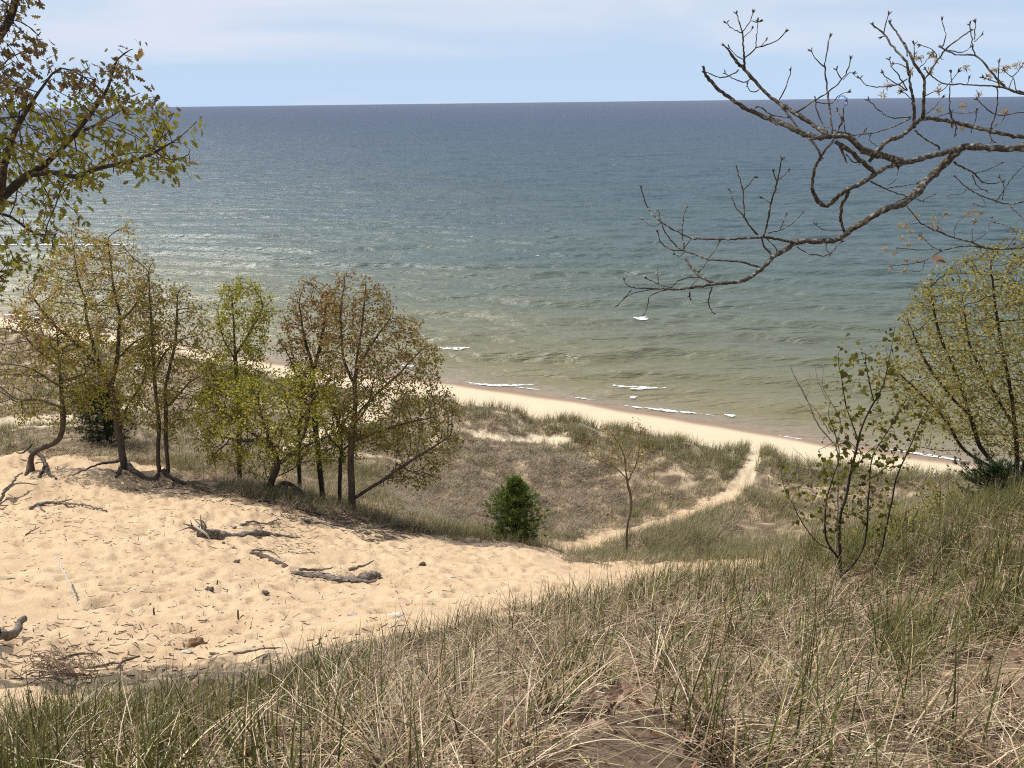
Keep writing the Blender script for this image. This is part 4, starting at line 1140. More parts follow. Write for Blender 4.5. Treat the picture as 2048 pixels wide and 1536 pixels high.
TW = [
    ([(930, 1165), (850, 1148), (790, 1138), (700, 1142), (600, 1148), (440, 1142), (370, 1110), (300, 1070), (230, 1000), (198, 905)], 6.5, 3),
    ([(785, 1138), (805, 1060), (825, 960), (850, 870), (872, 765)], 5.5, 3.2), ([(850, 870), (880, 845), (903, 818)], 3, 2), ([(850, 868), (838, 845), (832, 825)], 3, 2.5), ([(822, 975), (800, 960), (780, 950)], 2.5, 2),
    ([(755, 1125), (715, 1080), (690, 1040), (650, 990), (625, 915)], 5, 2.5), ([(692, 1040), (685, 915), (668, 850), (657, 810)], 4, 2.5), ([(685, 915), (715, 885), (742, 850)], 2.5, 1.8),
    ([(805, 1120), (860, 1105), (920, 1075), (966, 1028)], 3, 1.8), ([(865, 1100), (880, 1065), (893, 1032)], 2.2, 1.6),
    ([(780, 1290), (700, 1262), (600, 1250), (520, 1245), (440, 1215), (370, 1185), (300, 1090), (282, 1015)], 5, 3), ([(400, 1195), (435, 1150)], 3, 2.5), ([(405, 1195), (395, 1120), (400, 1040), (415, 998)], 3.5, 2.2),
    ([(520, 1245), (550, 1200), (575, 1158)], 3, 2.5), ([(400, 1200), (345, 1200), (290, 1160), (278, 1115)], 3.5, 2.2), ([(410, 1200), (390, 1228), (360, 1222)], 3, 2), ([(520, 1250), (480, 1300)], 2.5, 2),
    ([(300, 1070), (250, 1085), (205, 1055)], 2, 1.5), ([(545, 1360), (480, 1325), (440, 1285), (408, 1245)], 8, 6),
    ([(500, 1335), (440, 1330), (380, 1345), (330, 1385), (240, 1420), (228, 1470), (215, 1505)], 4, 1.8), ([(360, 1385), (300, 1370), (250, 1350), (225, 1338)], 3, 2), ([(537, 1380), (525, 1420), (522, 1460), (540, 1500)], 4, 2.2),
    ([(260, 1388), (190, 1400), (140, 1415), (85, 1465)], 3, 2), ([(110, 1432), (140, 1405)], 2, 2), ([(280, 1365), (275, 1330), (276, 1300)], 3, 3), ([(470, 1340), (440, 1370)], 2.5, 2), ([(430, 1405), (430, 1425)], 5, 3),
    ([(830, 1240), (820, 1215), (790, 1190), (778, 1150)], 6, 4), ([(830, 1225), (850, 1200), (805, 1150)], 3, 2), ([(945, 1185), (1000, 1215), (1080, 1228), (1120, 1200), (1160, 1160)], 2.5, 2.5), ([(1090, 1160), (1085, 1195), (1100, 1215)], 2.2, 1.8),
    ([(1195, 920), (1160, 990), (1155, 1060), (1170, 1105)], 8, 6.5), ([(1170, 1105), (1110, 1108), (1070, 1100), (1035, 1078)], 2.8, 1.8), ([(1000, 665), (1040, 710), (1062, 755)], 6, 5),
    ([(1130, 680), (1200, 720), (1260, 780), (1315, 825)], 9, 10), ([(1150, 690), (1165, 730), (1180, 768)], 6, 4), ([(1180, 740), (1215, 775), (1250, 780)], 3, 3),
    ([(1117, 645), (1105, 550), (1090, 420), (1080, 320), (1090, 250), (1103, 180)], 4.5, 2.6), ([(1080, 322), (1045, 295), (1015, 245)], 3, 2), ([(945, 538), (1030, 480), (1100, 440), (1160, 380), (1190, 330), (1202, 285)], 4, 2.4),
    ([(1160, 380), (1145, 360), (1135, 335)], 2.4, 2), ([(1165, 385), (1195, 350), (1215, 350)], 2, 1.5), ([(1030, 460), (1040, 520), (1060, 580), (1088, 625)], 3, 3), ([(1040, 490), (1110, 495), (1150, 455), (1190, 443)], 2.5, 1.8),
    ([(1180, 640), (1170, 570), (1172, 520), (1182, 490)], 3, 2.4), ([(1165, 590), (1150, 555), (1140, 535)], 2.4, 2), ([(1090, 610), (1130, 625), (1180, 640)], 3, 4),
    ([(695, 330), (688, 220), (680, 150), (655, 65)], 5, 2.2), ([(682, 158), (640, 140), (605, 110)], 2.5, 2), ([(686, 150), (720, 100), (735, 62)], 2.8, 2), ([(720, 100), (745, 105), (765, 105)], 2, 1.8), ([(690, 180), (730, 140)], 2, 1.5),
    ([(690, 280), (745, 230), (752, 160), (758, 105)], 3, 2), ([(745, 230), (830, 205), (860, 185), (888, 155)], 3, 2.4), ([(770, 225), (795, 195)], 2, 1.6), ([(665, 335), (630, 360), (580, 372), (530, 355), (505, 345)], 3, 2),
    ([(725, 378), (690, 395), (640, 378), (600, 350)], 2.6, 1.8), ([(690, 285), (650, 265), (620, 230)], 2.4, 1.6), ([(860, 478), (890, 425), (905, 380), (915, 340)], 3, 2), ([(765, 430), (730, 442), (705, 408)], 2.6, 2),
    ([(735, 525), (768, 510), (820, 550), (900, 565)], 3.5, 2.6), ([(865, 505), (910, 560), (950, 615)], 5, 4),
    ([(1290, 775), (1340, 715), (1390, 670), (1440, 655), (1490, 615), (1550, 570), (1660, 580), (1780, 605), (1900, 635), (2100, 670)], 10, 8),
    ([(1550, 570), (1555, 450), (1555, 380), (1510, 310), (1470, 230), (1420, 150), (1390, 110)], 8, 3), ([(1508, 612), (1505, 500), (1490, 420), (1470, 300), (1410, 230), (1360, 160), (1310, 120)], 7.5, 3),
    ([(1362, 158), (1372, 110), (1385, 70)], 3, 2), ([(1370, 175), (1355, 175)], 2, 1.6), ([(1475, 430), (1440, 370), (1400, 320), (1388, 285)], 2.8, 2), ([(1475, 435), (1420, 400), (1370, 370), (1358, 350)], 2.5, 2),
    ([(1555, 385), (1620, 290), (1660, 235), (1720, 190), (1775, 150)], 4, 2.6), ([(1640, 232), (1660, 180), (1650, 130), (1640, 98)], 2.6, 2), ([(1475, 378), (1430, 405), (1380, 415), (1300, 415), (1270, 400), (1245, 375)], 3, 2.4),
    ([(1475, 270), (1475, 240), (1468, 212)], 3, 2.2), ([(1505, 300), (1510, 250), (1508, 212)], 2.4, 2), ([(1530, 330), (1570, 290), (1590, 260)], 2.2, 1.8), ([(1620, 290), (1600, 240), (1540, 215)], 2.4, 1.6),
    ([(1480, 330), (1440, 310), (1410, 305)], 2.2, 1.6), ([(1660, 240), (1740, 250), (1780, 225)], 2.5, 2),
    ([(2100, 455), (2035, 450), (1960, 430), (1900, 370), (1850, 310), (1800, 268), (1700, 260), (1640, 230)], 5.5, 2.6), ([(1800, 268), (1785, 190), (1775, 118)], 3.2, 2.4), ([(1796, 190), (1802, 108)], 2.6, 2), ([(1797, 200), (1832, 168)], 2.4, 2),
    ([(2100, 445), (2035, 445), (1900, 415), (1740, 405), (1650, 400), (1590, 365), (1560, 330)], 4, 2.4), ([(1680, 410), (1678, 480), (1682, 560), (1685, 600)], 2.6, 2), ([(1690, 400), (1685, 350)], 2.2, 1.8), ([(1760, 404), (1770, 380)], 2, 1.5),
    ([(1495, 560), (1400, 565), (1340, 530), (1290, 480)], 3, 2), ([(1490, 570), (1380, 620), (1300, 640), (1220, 650)], 3.2, 2.4), ([(1870, 625), (1900, 540), (1910, 420), (1915, 300)], 3.4, 2), ([(2100, 530), (1990, 545), (1900, 550), (1840, 510), (1810, 478)], 3, 2),
    ([(1960, 430), (1985, 370), (2035, 300)], 2.6, 2), ([(2000, 440), (1985, 380), (1940, 340)], 2.4, 1.8), ([(1930, 400), (1870, 385), (1840, 372)], 2.2, 1.6), ([(1870, 625), (1930, 580), (1950, 545)], 2, 1.6),
    ([(1510, 625), (1560, 665), (1630, 708)], 3.5, 4), ([(1300, 870), (1380, 910), (1480, 945)], 4, 2.4), ([(1370, 905), (1440, 895), (1520, 880)], 2.4, 1.8), ([(1380, 893), (1420, 860), (1432, 810)], 2.2, 1.6), ([(1550, 960), (1600, 935)], 2, 1.8), ([(1510, 955), (1550, 965)], 2, 1.8),
    ([(1700, 775), (1750, 810), (1790, 830), (1850, 880), (1930, 872)], 5, 2.2), ([(1790, 832), (1860, 815), (1920, 785)], 2.6, 1.8), ([(1788, 838), (1810, 890), (1850, 915)], 2.8, 2), ([(1870, 630), (1885, 680)], 3, 2.4), ([(1710, 600), (1705, 640)], 4, 3),
    ([(1715, 620), (1690, 560), (1685, 540)], 2.4, 2), ([(1240, 660), (1270, 630)], 2.5, 2), ([(1330, 700), (1300, 680), (1295, 655)], 2.2, 1.8), ([(1780, 640), (1800, 580), (1810, 530)], 2.2, 1.6), ([(1530, 570), (1600, 520), (1640, 470)], 2.4, 1.8),
    ([(1620, 560), (1690, 540), (1750, 545), (1800, 535)], 2, 1.5), ([(1500, 480), (1470, 455), (1450, 440)], 2, 1.6), ([(1560, 460), (1600, 440), (1650, 430), (1720, 345)], 2.4, 1.6),
]
for L, a, b_ in TW:
    limb(L, a, b_)
tbB.build('limb', M_BRANCH, rootB)
# second, thinner branch of the same oak lower down with flower tassels
tbN = Tubes()
NW = [([(2260, 1150), (2100, 1178), (1950, 1195), (1850, 1190), (1790, 1165), (1700, 1140), (1620, 1110), (1540, 1070), (1490, 1010), (1470, 985)], 6, 2.2), ([(1850, 1192), (1760, 1180), (1640, 1205), (1560, 1250), (1460, 1270), (1400, 1276)], 3.6, 1.8),
      ([(1640, 1205), (1590, 1180), (1540, 1130)], 2.4, 1.8), ([(1640, 1195), (1540, 1200), (1430, 1190)], 2.2, 1.8), ([(2150, 950), (2050, 962), (1960, 980), (1830, 940), (1760, 900), (1705, 850)], 4, 2), ([(1900, 975), (1960, 880), (2000, 830), (2040, 790)], 2.6, 2),
      ([(1620, 1110), (1625, 1060), (1655, 1030)], 2, 1.6), ([(1700, 1140), (1710, 1080), (1760, 1030)], 2.2, 1.6), ([(1790, 1165), (1785, 1100), (1800, 1060)], 2, 1.6), ([(1950, 1195), (2000, 1120), (1940, 1080), (1900, 1070)], 2.6, 1.8),
      ([(1790, 1160), (1850, 1120), (1880, 1050)], 2.2, 1.6), ([(1860, 1195), (1820, 1240), (1760, 1260)], 2.2, 1.5), ([(1540, 1070), (1500, 1075), (1480, 1080)], 2, 1.6), ([(1560, 1250), (1540, 1300), (1465, 1300)], 1.8, 1.5), ([(1830, 940), (1850, 990), (1800, 980)], 1.8, 1.5),
      ([(1960, 980), (2010, 1030), (2060, 1060)], 2.5, 1.8), ([(1930, 960), (1940, 900), (1920, 850)], 2, 1.5), ([(1760, 900), (1740, 930), (1680, 935)], 1.8, 1.4), ([(2100, 1185), (2020, 1230), (1960, 1300)], 2.4, 1.6)]
for L, a, b_ in NW:
    limb(L, a, b_, 0.9, tbN)
P0 = at(np.array([1200 + 2260 * .4167]), np.array([1150 * .4167]), np.array([5.6]))[0]
S = smooth_line(np.array([trunkB[2] + np.array([0, 0, -0.5]), (4.7, 5.2, P0[2] + 0.25), P0]), 0.05)
tbN.add(S, np.linspace(0.03, 0.012, len(S)), 7, 0.04)
tbN.build('limb', M_BRANCH, rootB)
# tassel clusters: small bunches of drooping pale catkins
CK = [(1510, 270), (1535, 272), (1590, 255), (1620, 280), (1585, 340), (1495, 335), (1385, 405), (1445, 430), (1360, 455), (1750, 320), (1865, 365), (1900, 335), (1945, 320), (2000, 315), (1925, 395), (1820, 445), (1625, 430), (1625, 525), (1745, 505), (1735, 610), (1945, 530)]
CK2 = [(1520, 1035), (1600, 1045), (1660, 1025), (1475, 1080), (1490, 1110), (1450, 1140), (1370, 1190), (1415, 1210), (1465, 1245), (1520, 1250), (1460, 1300), (1545, 1135), (1480, 1170), (1395, 1280), (1760, 1025), (1790, 1015), (1830, 1020), (1805, 1055), (1625, 1095), (1595, 1080), (1440, 1085)]
SL_V = [(0, 0, 0), (0.4, 0.11, 0.03), (1, 0, 0), (0.4, -0.11, 0.03)]
for lst, dY in ((CK, 0.0), (CK2, 0.9)):
    for q in lst:
        p2 = c8([q])[0]
        c = at(np.array(p2[0]), np.array(p2[1]), depthB(p2[0], p2[1]) + dY)
        n = 26
        ax = unit(rng.normal(0, 1, (n, 3)) + np.array([0, 0, -0.7]))
        o = scatter('catkin', SL_V, RHOMB_F, c + rng.normal(0, 0.007, (n, 3)), ax, rng.normal(0, 1, (n, 3)), rng.uniform(0.018, 0.034, n),
                    mixcol([(0.36, 0.28, 0.16), (0.26, 0.19, 0.12), (0.38, 0.31, 0.18), (0.32, 0.20, 0.14)], [3, 2, 2, 1], n), M_LEAF, rootB)
p2 = c8([(1628, 1248)])[0]; c = at(np.array(p2[0]), np.array(p2[1]), depthB(*p2) + 0.9)
scatter('dead_leaf', LOBED_V, LOBED_F, np.array([c + [0.05, 0, 0.01], c + [-0.04, 0, -0.01], c + [0.02, 0.01, 0.0]]), np.array([[-1, 0.2, 0.0], [1, 0.3, 0.1], [-1, -0.3, -.2]]), np.array([[0, 0.5, 1.0], [0.1, 1, -0.3], [0, .6, 1]]), np.array([0.11, 0.1, .09]),
        np.array([[0.55, 0.38, 0.26], [0.16, 0.06, 0.04], [0.55, .4, .28]]), M_DEADLEAF, rootB)
# blue strip of plastic caught on a twig
M_BLUE, nt, out = nodes_of('blue_plastic'); p = N(nt, 'ShaderNodeBsdfPrincipled', ins={'Base Color': (0.02, 0.09, 0.42, 1), 'Roughness': 0.35}); nt.links.new(p.outputs[0], out.inputs[0])
P2 = c8([(1182, 505), (1184, 490), (1178, 470), (1165, 461), (1150, 463), (1140, 485)]); P = at(P2[:, 0], P2[:, 1], depthB(P2[:, 0], P2[:, 1])); S = smooth_line(P, 0.006)
tb = Tubes(); tb.add(S, np.full(len(S), 0.0055), 5, 0, 0.35)
tag(tb.build('plastic_strip', M_BLUE), 'short curl of blue plastic snagged on a bare twig above the limb', 'litter')

# ------------------------------------------------------------------ conifers
def conifer(name, label, base, hgt, rad, ntuft, cols, cat, shape='pine'):
    root = empty(name, base, label, cat)
    tb = Tubes()
    tb.add(np.array([base - [0, 0, .1], base + [0.02, 0, hgt * 0.5], base + [0, 0.01, hgt * 0.97]]), [0.05 * hgt / 2, 0.03 * hgt / 2, 0.008], 7)
    pos = []; axs = []
    nb = int(ntuft / 9)
    for k in range(nb):
        t = (k + rng.random()) / nb
        prof = float(np.interp(t, [0, 0.08, 0.25, 0.45, 0.65, 0.8, 1], [0.62, 0.85, 1.0, 0.88, 0.56, 0.25, 0.05])) if shape == 'pine' else (math.sin(math.pi * min(1, 0.25 + 0.8 * t)) * 0.9 + 0.1)
        l = rad * prof * rng.uniform(0.6, 1.2)
        a = rng.uniform(0, 2 * math.pi)
        up = 0.25 + 0.7 * t
        p0 = base + np.array([0, 0, 0.06 + t * hgt * 0.93])
        d = np.array([math.cos(a), math.sin(a), up * 0.6])
        p1 = p0 + d * l * 0.55; p2 = p0 + np.array([d[0], d[1], d[2] * 1.4]) * l
        tb.add(np.array([p0, p1, p2]), [0.010, 0.007, 0.003], 4)
        for q in range(9):
            u = rng.uniform(0.25, 1.05)
            pos.append(p0 + (p2 - p0) * u + rng.normal(0, 0.05, 3) * rad); axs.append(unit((d + np.array([0, 0, 0.35]) + rng.normal(0, 0.45, 3))[None])[0])
    for q in range(10):
        pos.append(base + [0, 0, hgt * (0.88 + 0.012 * q)]); axs.append(unit((np.array([0, 0, 1.0]) + rng.normal(0, 0.4, 3))[None])[0])
    tb.build('trunk', M_BARKDARK, root)
    pos = np.array(pos); axs = np.array(axs)
    m = 16
    P = np.repeat(pos, m, 0); A = unit(np.repeat(axs, m, 0) + rng.normal(0, 0.42, (len(P), 3)))
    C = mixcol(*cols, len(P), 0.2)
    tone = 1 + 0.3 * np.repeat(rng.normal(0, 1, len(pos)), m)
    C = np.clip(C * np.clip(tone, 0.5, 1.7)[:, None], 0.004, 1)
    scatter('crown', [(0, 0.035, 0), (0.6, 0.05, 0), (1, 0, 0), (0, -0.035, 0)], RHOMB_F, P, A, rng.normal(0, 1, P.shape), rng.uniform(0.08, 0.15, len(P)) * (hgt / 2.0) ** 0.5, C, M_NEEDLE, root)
    return root


pb = hit(1032, 1086)
conifer('pine_tree', 'young bushy green pine at the rim of the sand', pb, 2.4, 0.95, 2400, ([(0.12, 0.165, 0.032), (0.18, 0.22, 0.05), (0.07, 0.105, 0.025)], [4, 3, 3]), 'pine')
jb = at(np.array(218.0), np.array(893.0), 29.0); jb[2] = float(gz(jb[0:1], jb[1:2])[0])
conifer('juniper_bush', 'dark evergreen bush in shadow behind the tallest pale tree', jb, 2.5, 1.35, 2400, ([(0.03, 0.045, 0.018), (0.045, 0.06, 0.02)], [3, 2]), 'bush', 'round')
jb = at(np.array(1985.0), np.array(985.0), 10.2); jb[2] = float(gz(jb[0:1], jb[1:2])[0])
conifer('juniper_bush', 'dark evergreen bush under the willow at the right edge', jb, 0.55, 0.6, 800, ([(0.035, 0.06, 0.02), (0.06, 0.085, 0.025)], [3, 2]), 'bush', 'round')


# low leafy shrubs on the right slope
def shrub(name, label, px, py, Y, hgt, rad, n, cols, size, cat='shrub', nst=14):
    b = at(np.array(float(px)), np.array(float(py)), Y); b[2] = float(gz(b[0:1], b[1:2])[0])
    root = empty(name, b, label, cat)
    tb = Tubes(); L = []
    for k in range(nst):
        a = rng.uniform(0, 2 * math.pi); l = rad * rng.uniform(0.4, 1)
        e = b + np.array([math.cos(a) * l, math.sin(a) * l, hgt * rng.uniform(0.6, 1.0)])
        m = (b + e) / 2 + np.array([0, 0, hgt * 0.12]) + rng.normal(0, 0.04, 3)
        S = smooth_line(np.array([b - [0, 0, 0.05], m, e]), 0.08)
        tb.add(S, np.linspace(0.008, 0.002, len(S)), 4)
        L.append(S[len(S) // 4:])
    L = np.vstack(L)
    P = L[rng.integers(0, len(L), n)] + rng.normal(0, 0.05, (n, 3))
    tb.build('stem', M_BARKDARK, root)
    scatter('crown', RHOMB_V, RHOMB_F, P, rng.normal(0, 1, (n, 3)) + [0, 0, 0.2], rng.normal(0, 1, (n, 3)), size * rng.uniform(0.6, 1.2, n), mixcol(*cols, n), M_LEAF, root)


shrub('leafy_shrub', 'small yellow green shrub on the slope left of the dark evergreen bush', 1885, 1030, 10.5, 0.75, 0.55, 420, ([YG, OLV, DKG], [3, 3, 1]), 0.055)
shrub('leafy_shrub', 'low yellow green shrub close behind the leafy sapling stems', 1800, 1075, 7.6, 0.5, 0.35, 200, ([YG, OLV], [3, 3]), 0.05)

# ------------------------------------------------------------------ dead wood on the sand
def deadwood(name, label, line, r0, r1, mat=M_DRIFT, cat='dead wood', lift=0.35, side=(), rough=0.10, sides=9, group='dead wood lying on the sand', wob=0.02, parts=()):
    """line: photo pixels (px,py[,extra height]) laid on the ground"""
    G = hits([(q[0], q[1]) for q in line])
    rr = np.linspace(r0, r1, len(G))
    G[:, 2] += rr * lift + np.array([q[2] if len(q) > 2 else 0 for q in line])
    c = G.mean(0)
    root = empty(name, c, label, cat, group)
    S = smooth_line(np.c_[G, rr], 0.06)
    S[:, :3] += rng.normal(0, 1, (len(S), 3)) * wob * np.array([1, 1, 0.6])
    tb = Tubes(); tb.add(S[:, :3], np.maximum(S[:, 3] * (1 + 0.10 * noise(np.arange(len(S)) * 0.15, np.full(len(S), line[0][0] * 0.1), 5)), 0.005), sides, rough)
    tb.build('stem', mat, root)
    for L, a, b_ in side:
        g = hits([(q[0], q[1]) for q in L]); g[:, 2] += np.array([q[2] if len(q) > 2 else 0.02 for q in L])
        s = smooth_line(g, 0.05); s += rng.normal(0, 0.006, s.shape)
        t2 = Tubes(); t2.add(s, np.linspace(a, b_, len(s)), 5, 0.08); t2.build('side_branch', mat, root)
    for L, a, b_, m_ in parts:
        s = smooth_line(np.array(L) + c, 0.03)
        t2 = Tubes(); t2.add(s, np.linspace(a, b_, len(s)), 5, 0.1); t2.build('splinter', m_, root)
    return root


g0 = hit(400, 1076) - hits([(398, 1078), (470, 1077), (545, 1074), (600, 1076)]).mean(0)
spl = []
for k in range(13):
    an_ = -0.25 + 2.3 * k / 12.0
    d = unit(np.array([[-math.cos(an_), rng.normal(0, 0.35), math.sin(an_) + 0.05]]))[0]
    l = rng.uniform(0.22, 0.5)
    st = g0 + np.array([rng.uniform(0.0, 0.35), rng.uniform(-.1, .1), 0.10 + rng.uniform(0, 0.12)])
    spl.append(([st, st + d * l * 0.5 + rng.normal(0, 0.03, 3), st + d * l], 0.028, 0.006, M_PALEWOOD if k % 3 == 0 else M_DRIFT))
spl.append(([g0 + [0.1, -0.1, 0.3], g0 + [0.28, -0.2, 0.24], g0 + [0.42, -0.24, 0.14], g0 + [0.46, -0.25, 0.02]], 0.03, 0.02, M_PALEWOOD))
deadwood('fallen_log', 'dark grey half buried log with splintered spiky pale end', [(398, 1078), (430, 1077), (470, 1076), (510, 1074), (550, 1074), (600, 1076)], 0.135, 0.02, lift=0.5, cat='log', parts=spl, rough=0.2, sides=22)
deadwood('fallen_log', 'thin dark log pointing down right below the spiky log', [(445, 1092), (480, 1102), (505, 1110), (535, 1120), (572, 1135)], 0.022, 0.05, M_STICK, lift=0.5, cat='log', rough=0.25, sides=16,
         side=[([(505, 1106), (540, 1108, .04), (560, 1118)], 0.02, 0.008)])
deadwood('fallen_log', 'cracked reddish grey log with jagged right end, nearest the grass', [(585, 1150), (615, 1155), (650, 1160), (690, 1164), (725, 1164), (752, 1158, 0.0)], 0.045, 0.082, lift=0.6, cat='log', rough=0.3, sides=22,
         side=[([(700, 1152, .15), (730, 1150, .2), (748, 1146, .25)], 0.04, 0.012), ([(720, 1168, .05), (745, 1170, .06), (757, 1165, .1)], 0.04, 0.01), ([(600, 1148, .06), (640, 1148, .1), (668, 1151, .1)], 0.03, 0.015)])
deadwood('dead_branch', 'forked grey branch poking up at the left edge', [(-30, 1015, 0.0), (0, 1008, 0.08), (20, 994, 0.22), (36, 982, 0.36), (50, 974, 0.46)], 0.06, 0.02, side=[([(14, 1000, .2), (40, 985, .3), (78, 978, .15)], 0.03, 0.012), ([(-20, 1014, .05), (10, 1014, .05), (30, 1010, 0.03)], .025, .01)], cat='branch')
deadwood('dead_branch', 'grey crooked branch lying below the bent tree', [(58, 1020), (80, 1015, 0.05), (110, 1012, 0.08), (135, 1013, 0.06), (170, 1018, 0.04), (214, 1026, 0.02)], 0.05, 0.018, side=[([(120, 1013, .08), (148, 1009, .1)], .03, .015), ([(75, 1017, .04), (90, 1024, .02)], .03, .02)], cat='branch')
deadwood('dead_branch', 'thick dark branch jutting in at lower left above the shadow', [(-60, 1318, 0.0), (0, 1304, 0.1), (30, 1294, 0.17), (64, 1284, 0.25)], 0.055, 0.035, side=[([(10, 1300, .12), (18, 1292, .16)], .02, .012)], cat='branch', lift=1.0)
deadwood('dead_branch', 'long sinuous branch trailing right from the roots below the main oak', [(600, 1040), (650, 1050), (700, 1056), (740, 1061), (780, 1053, 0.05), (830, 1056, 0.04), (868, 1062, 0.03), (890, 1077)], 0.04, 0.018,
         side=[([(720, 1058), (770, 1070), (820, 1068)], .02, .01), ([(650, 1050), (690, 1064), (740, 1070), (760, 1078)], .02, .008)], cat='branch')
deadwood('dead_branch', 'straight dark pole lying at the foot of the main oak trunk', [(612, 1012), (660, 1018), (700, 1026), (740, 1031), (778, 1034)], 0.05, 0.045, cat='branch', side=[([(740, 1030, .05), (790, 1030, .06)], .02, .01)])
deadwood('dead_branch', 'thin curved branch lying above the spiky log', [(468, 1056), (500, 1051, .04), (530, 1053, .03), (560, 1047, .05)], 0.03, 0.015, cat='branch', side=[([(520, 1056), (590, 1055)], .012, .008)])
deadwood('upright_stick', 'pale bleached stick leaning out of the open sand', [(157, 1212, -0.03), (152, 1204, 0.10), (141, 1190, 0.3), (127, 1174, 0.5)], 0.016, 0.014, M_PALEWOOD, 'stick', lift=0, sides=6, wob=0.006)
deadwood('dead_stick', 'long straight thin stick at the edge of the near grass', [(420, 1316), (470, 1318), (530, 1312), (592, 1306)], 0.014, 0.008, M_STICK, 'stick', sides=6, wob=0.006)
deadwood('dead_stick', 'dark stick angled up beside the shaded sand at lower left', [(225, 1350), (250, 1342, .03), (283, 1332, .08)], 0.014, 0.01, M_STICK, 'stick', sides=6, wob=0.005)
deadwood('dead_stick', 'dark stick lying across the brushwood at lower left', [(118, 1322), (150, 1318, .05), (188, 1318, .03)], 0.016, 0.01, M_STICK, 'stick', sides=6, wob=0.005)
deadwood('dead_stick', 'stout dark stick just right of the brushwood', [(165, 1340), (195, 1335, .02), (230, 1332, .03)], 0.018, 0.01, M_STICK, 'stick', sides=6, wob=0.006, side=[([(225, 1333, .03), (245, 1333, .03), (256, 1342, 0.0)], .008, .005)])
deadwood('dead_stick', 'thin stick trailing right from the foot of the leaning pale stick', [(160, 1214), (190, 1216), (230, 1220), (280, 1218), (305, 1208)], 0.010, 0.006, M_STICK, 'stick', sides=5, wob=0.01)
deadwood('dead_stick', 'short forked stick left of the leaning pale stick row', [(52, 1075), (62, 1068, .03), (80, 1062, .06)], 0.02, 0.01, M_STICK, 'stick', sides=5, wob=0.006)
for (x_, y_, h_, lb) in [(308, 1232, 0.12, 'dark upright stub standing in the lower open sand'), (478, 1248, 0.15, 'thin upright stub near the grass edge, right of the dark stub'), (435, 1174, 0.09, 'short dark peg in the sand below the thin log')]:
    deadwood('wood_stub', lb, [(x_, y_, -0.03), (x_ + 1, y_, h_ * 0.5), (x_ + 2, y_, h_)], 0.014, 0.011, M_STICK, 'stub', lift=0, sides=6, wob=0.004)


def lump(name, label, px, py, size, mat, cat, seed, flat=0.55):
    b = hit(px, py)
    n, m = 12, 16
    th = np.linspace(0, math.pi, n); ph = np.linspace(0, 2 * math.pi, m, endpoint=False)
    TH, PH = np.meshgrid(th, ph, indexing='ij')
    r = 1 + 0.45 * noise(np.sin(TH) * np.cos(PH) * 1.7 + seed, np.sin(TH) * np.sin(PH) * 1.7 + np.cos(TH) * 1.3, seed) + 0.15 * noise(np.sin(TH) * np.cos(PH) * 5 + seed, np.sin(TH) * np.sin(PH) * 5 + np.cos(TH) * 4, seed + 1)
    V = np.stack([r * np.sin(TH) * np.cos(PH) * size[0], r * np.sin(TH) * np.sin(PH) * size[1], r * np.cos(TH) * size[2]], -1).reshape(-1, 3)
    i, j = np.meshgrid(np.arange(n - 1), np.arange(m), indexing='ij'); j2 = (j + 1) % m
    o = new_mesh(name, V, np.stack([i * m + j, (i + 1) * m + j, (i + 1) * m + j2, i * m + j2], -1).reshape(-1, 4), mat=mat)
    o.location = b + np.array([0, 0, size[2] * 0.4])
    o.rotation_euler[2] = rng.uniform(-0.5, 0.5)
    return tag(o, label, cat)


M_STONE = bark_mat('brown_stone', (0.13, 0.075, 0.04), (0.24, 0.15, 0.085), 25, None, (1, 1, 1))
lump('stone', 'brown stone half sunk in the sand near the shaded lower edge', 395, 1292, (0.10, 0.06, 0.06), M_STONE, 'stone', 3)
lump('bark_chunk', 'pale flat bark chip on sand just above the near grass', 790, 1241, (0.11, 0.06, 0.03), M_PALEWOOD, 'bark', 4)
lump('bark_chunk', 'dark bark lump between the thin log and the cracked log', 474, 1126, (0.07, 0.05, 0.04), M_STICK, 'bark', 5)
lump('bark_chunk', 'dark bark lump left below the cracked log', 530, 1191, (0.065, 0.045, 0.035), M_STICK, 'bark', 6)
lump('bark_chunk', 'small dark bark lump left of the lump below the cracked log', 421, 1186, (0.08, 0.05, 0.04), M_STICK, 'bark', 7)
lump('bark_chunk', 'grey white bark chip near the brown stone and long stick', 372, 1308, (0.07, 0.04, 0.02), M_PALEWOOD, 'bark', 8)
lump('bark_chunk', 'dark chip of bark on the left edge of the open sand', 20, 1158, (0.12, 0.06, 0.035), M_STICK, 'bark', 9)
lump('bark_chunk', 'small dark bark chip on the sand right of the logs', 845, 1135, (0.07, 0.05, 0.05), M_STICK, 'bark', 10)
lump('bark_chunk', 'small pale bark lump left of the pale flat chip', 706, 1235, (0.06, 0.045, 0.04), M_PALEWOOD, 'bark', 11)

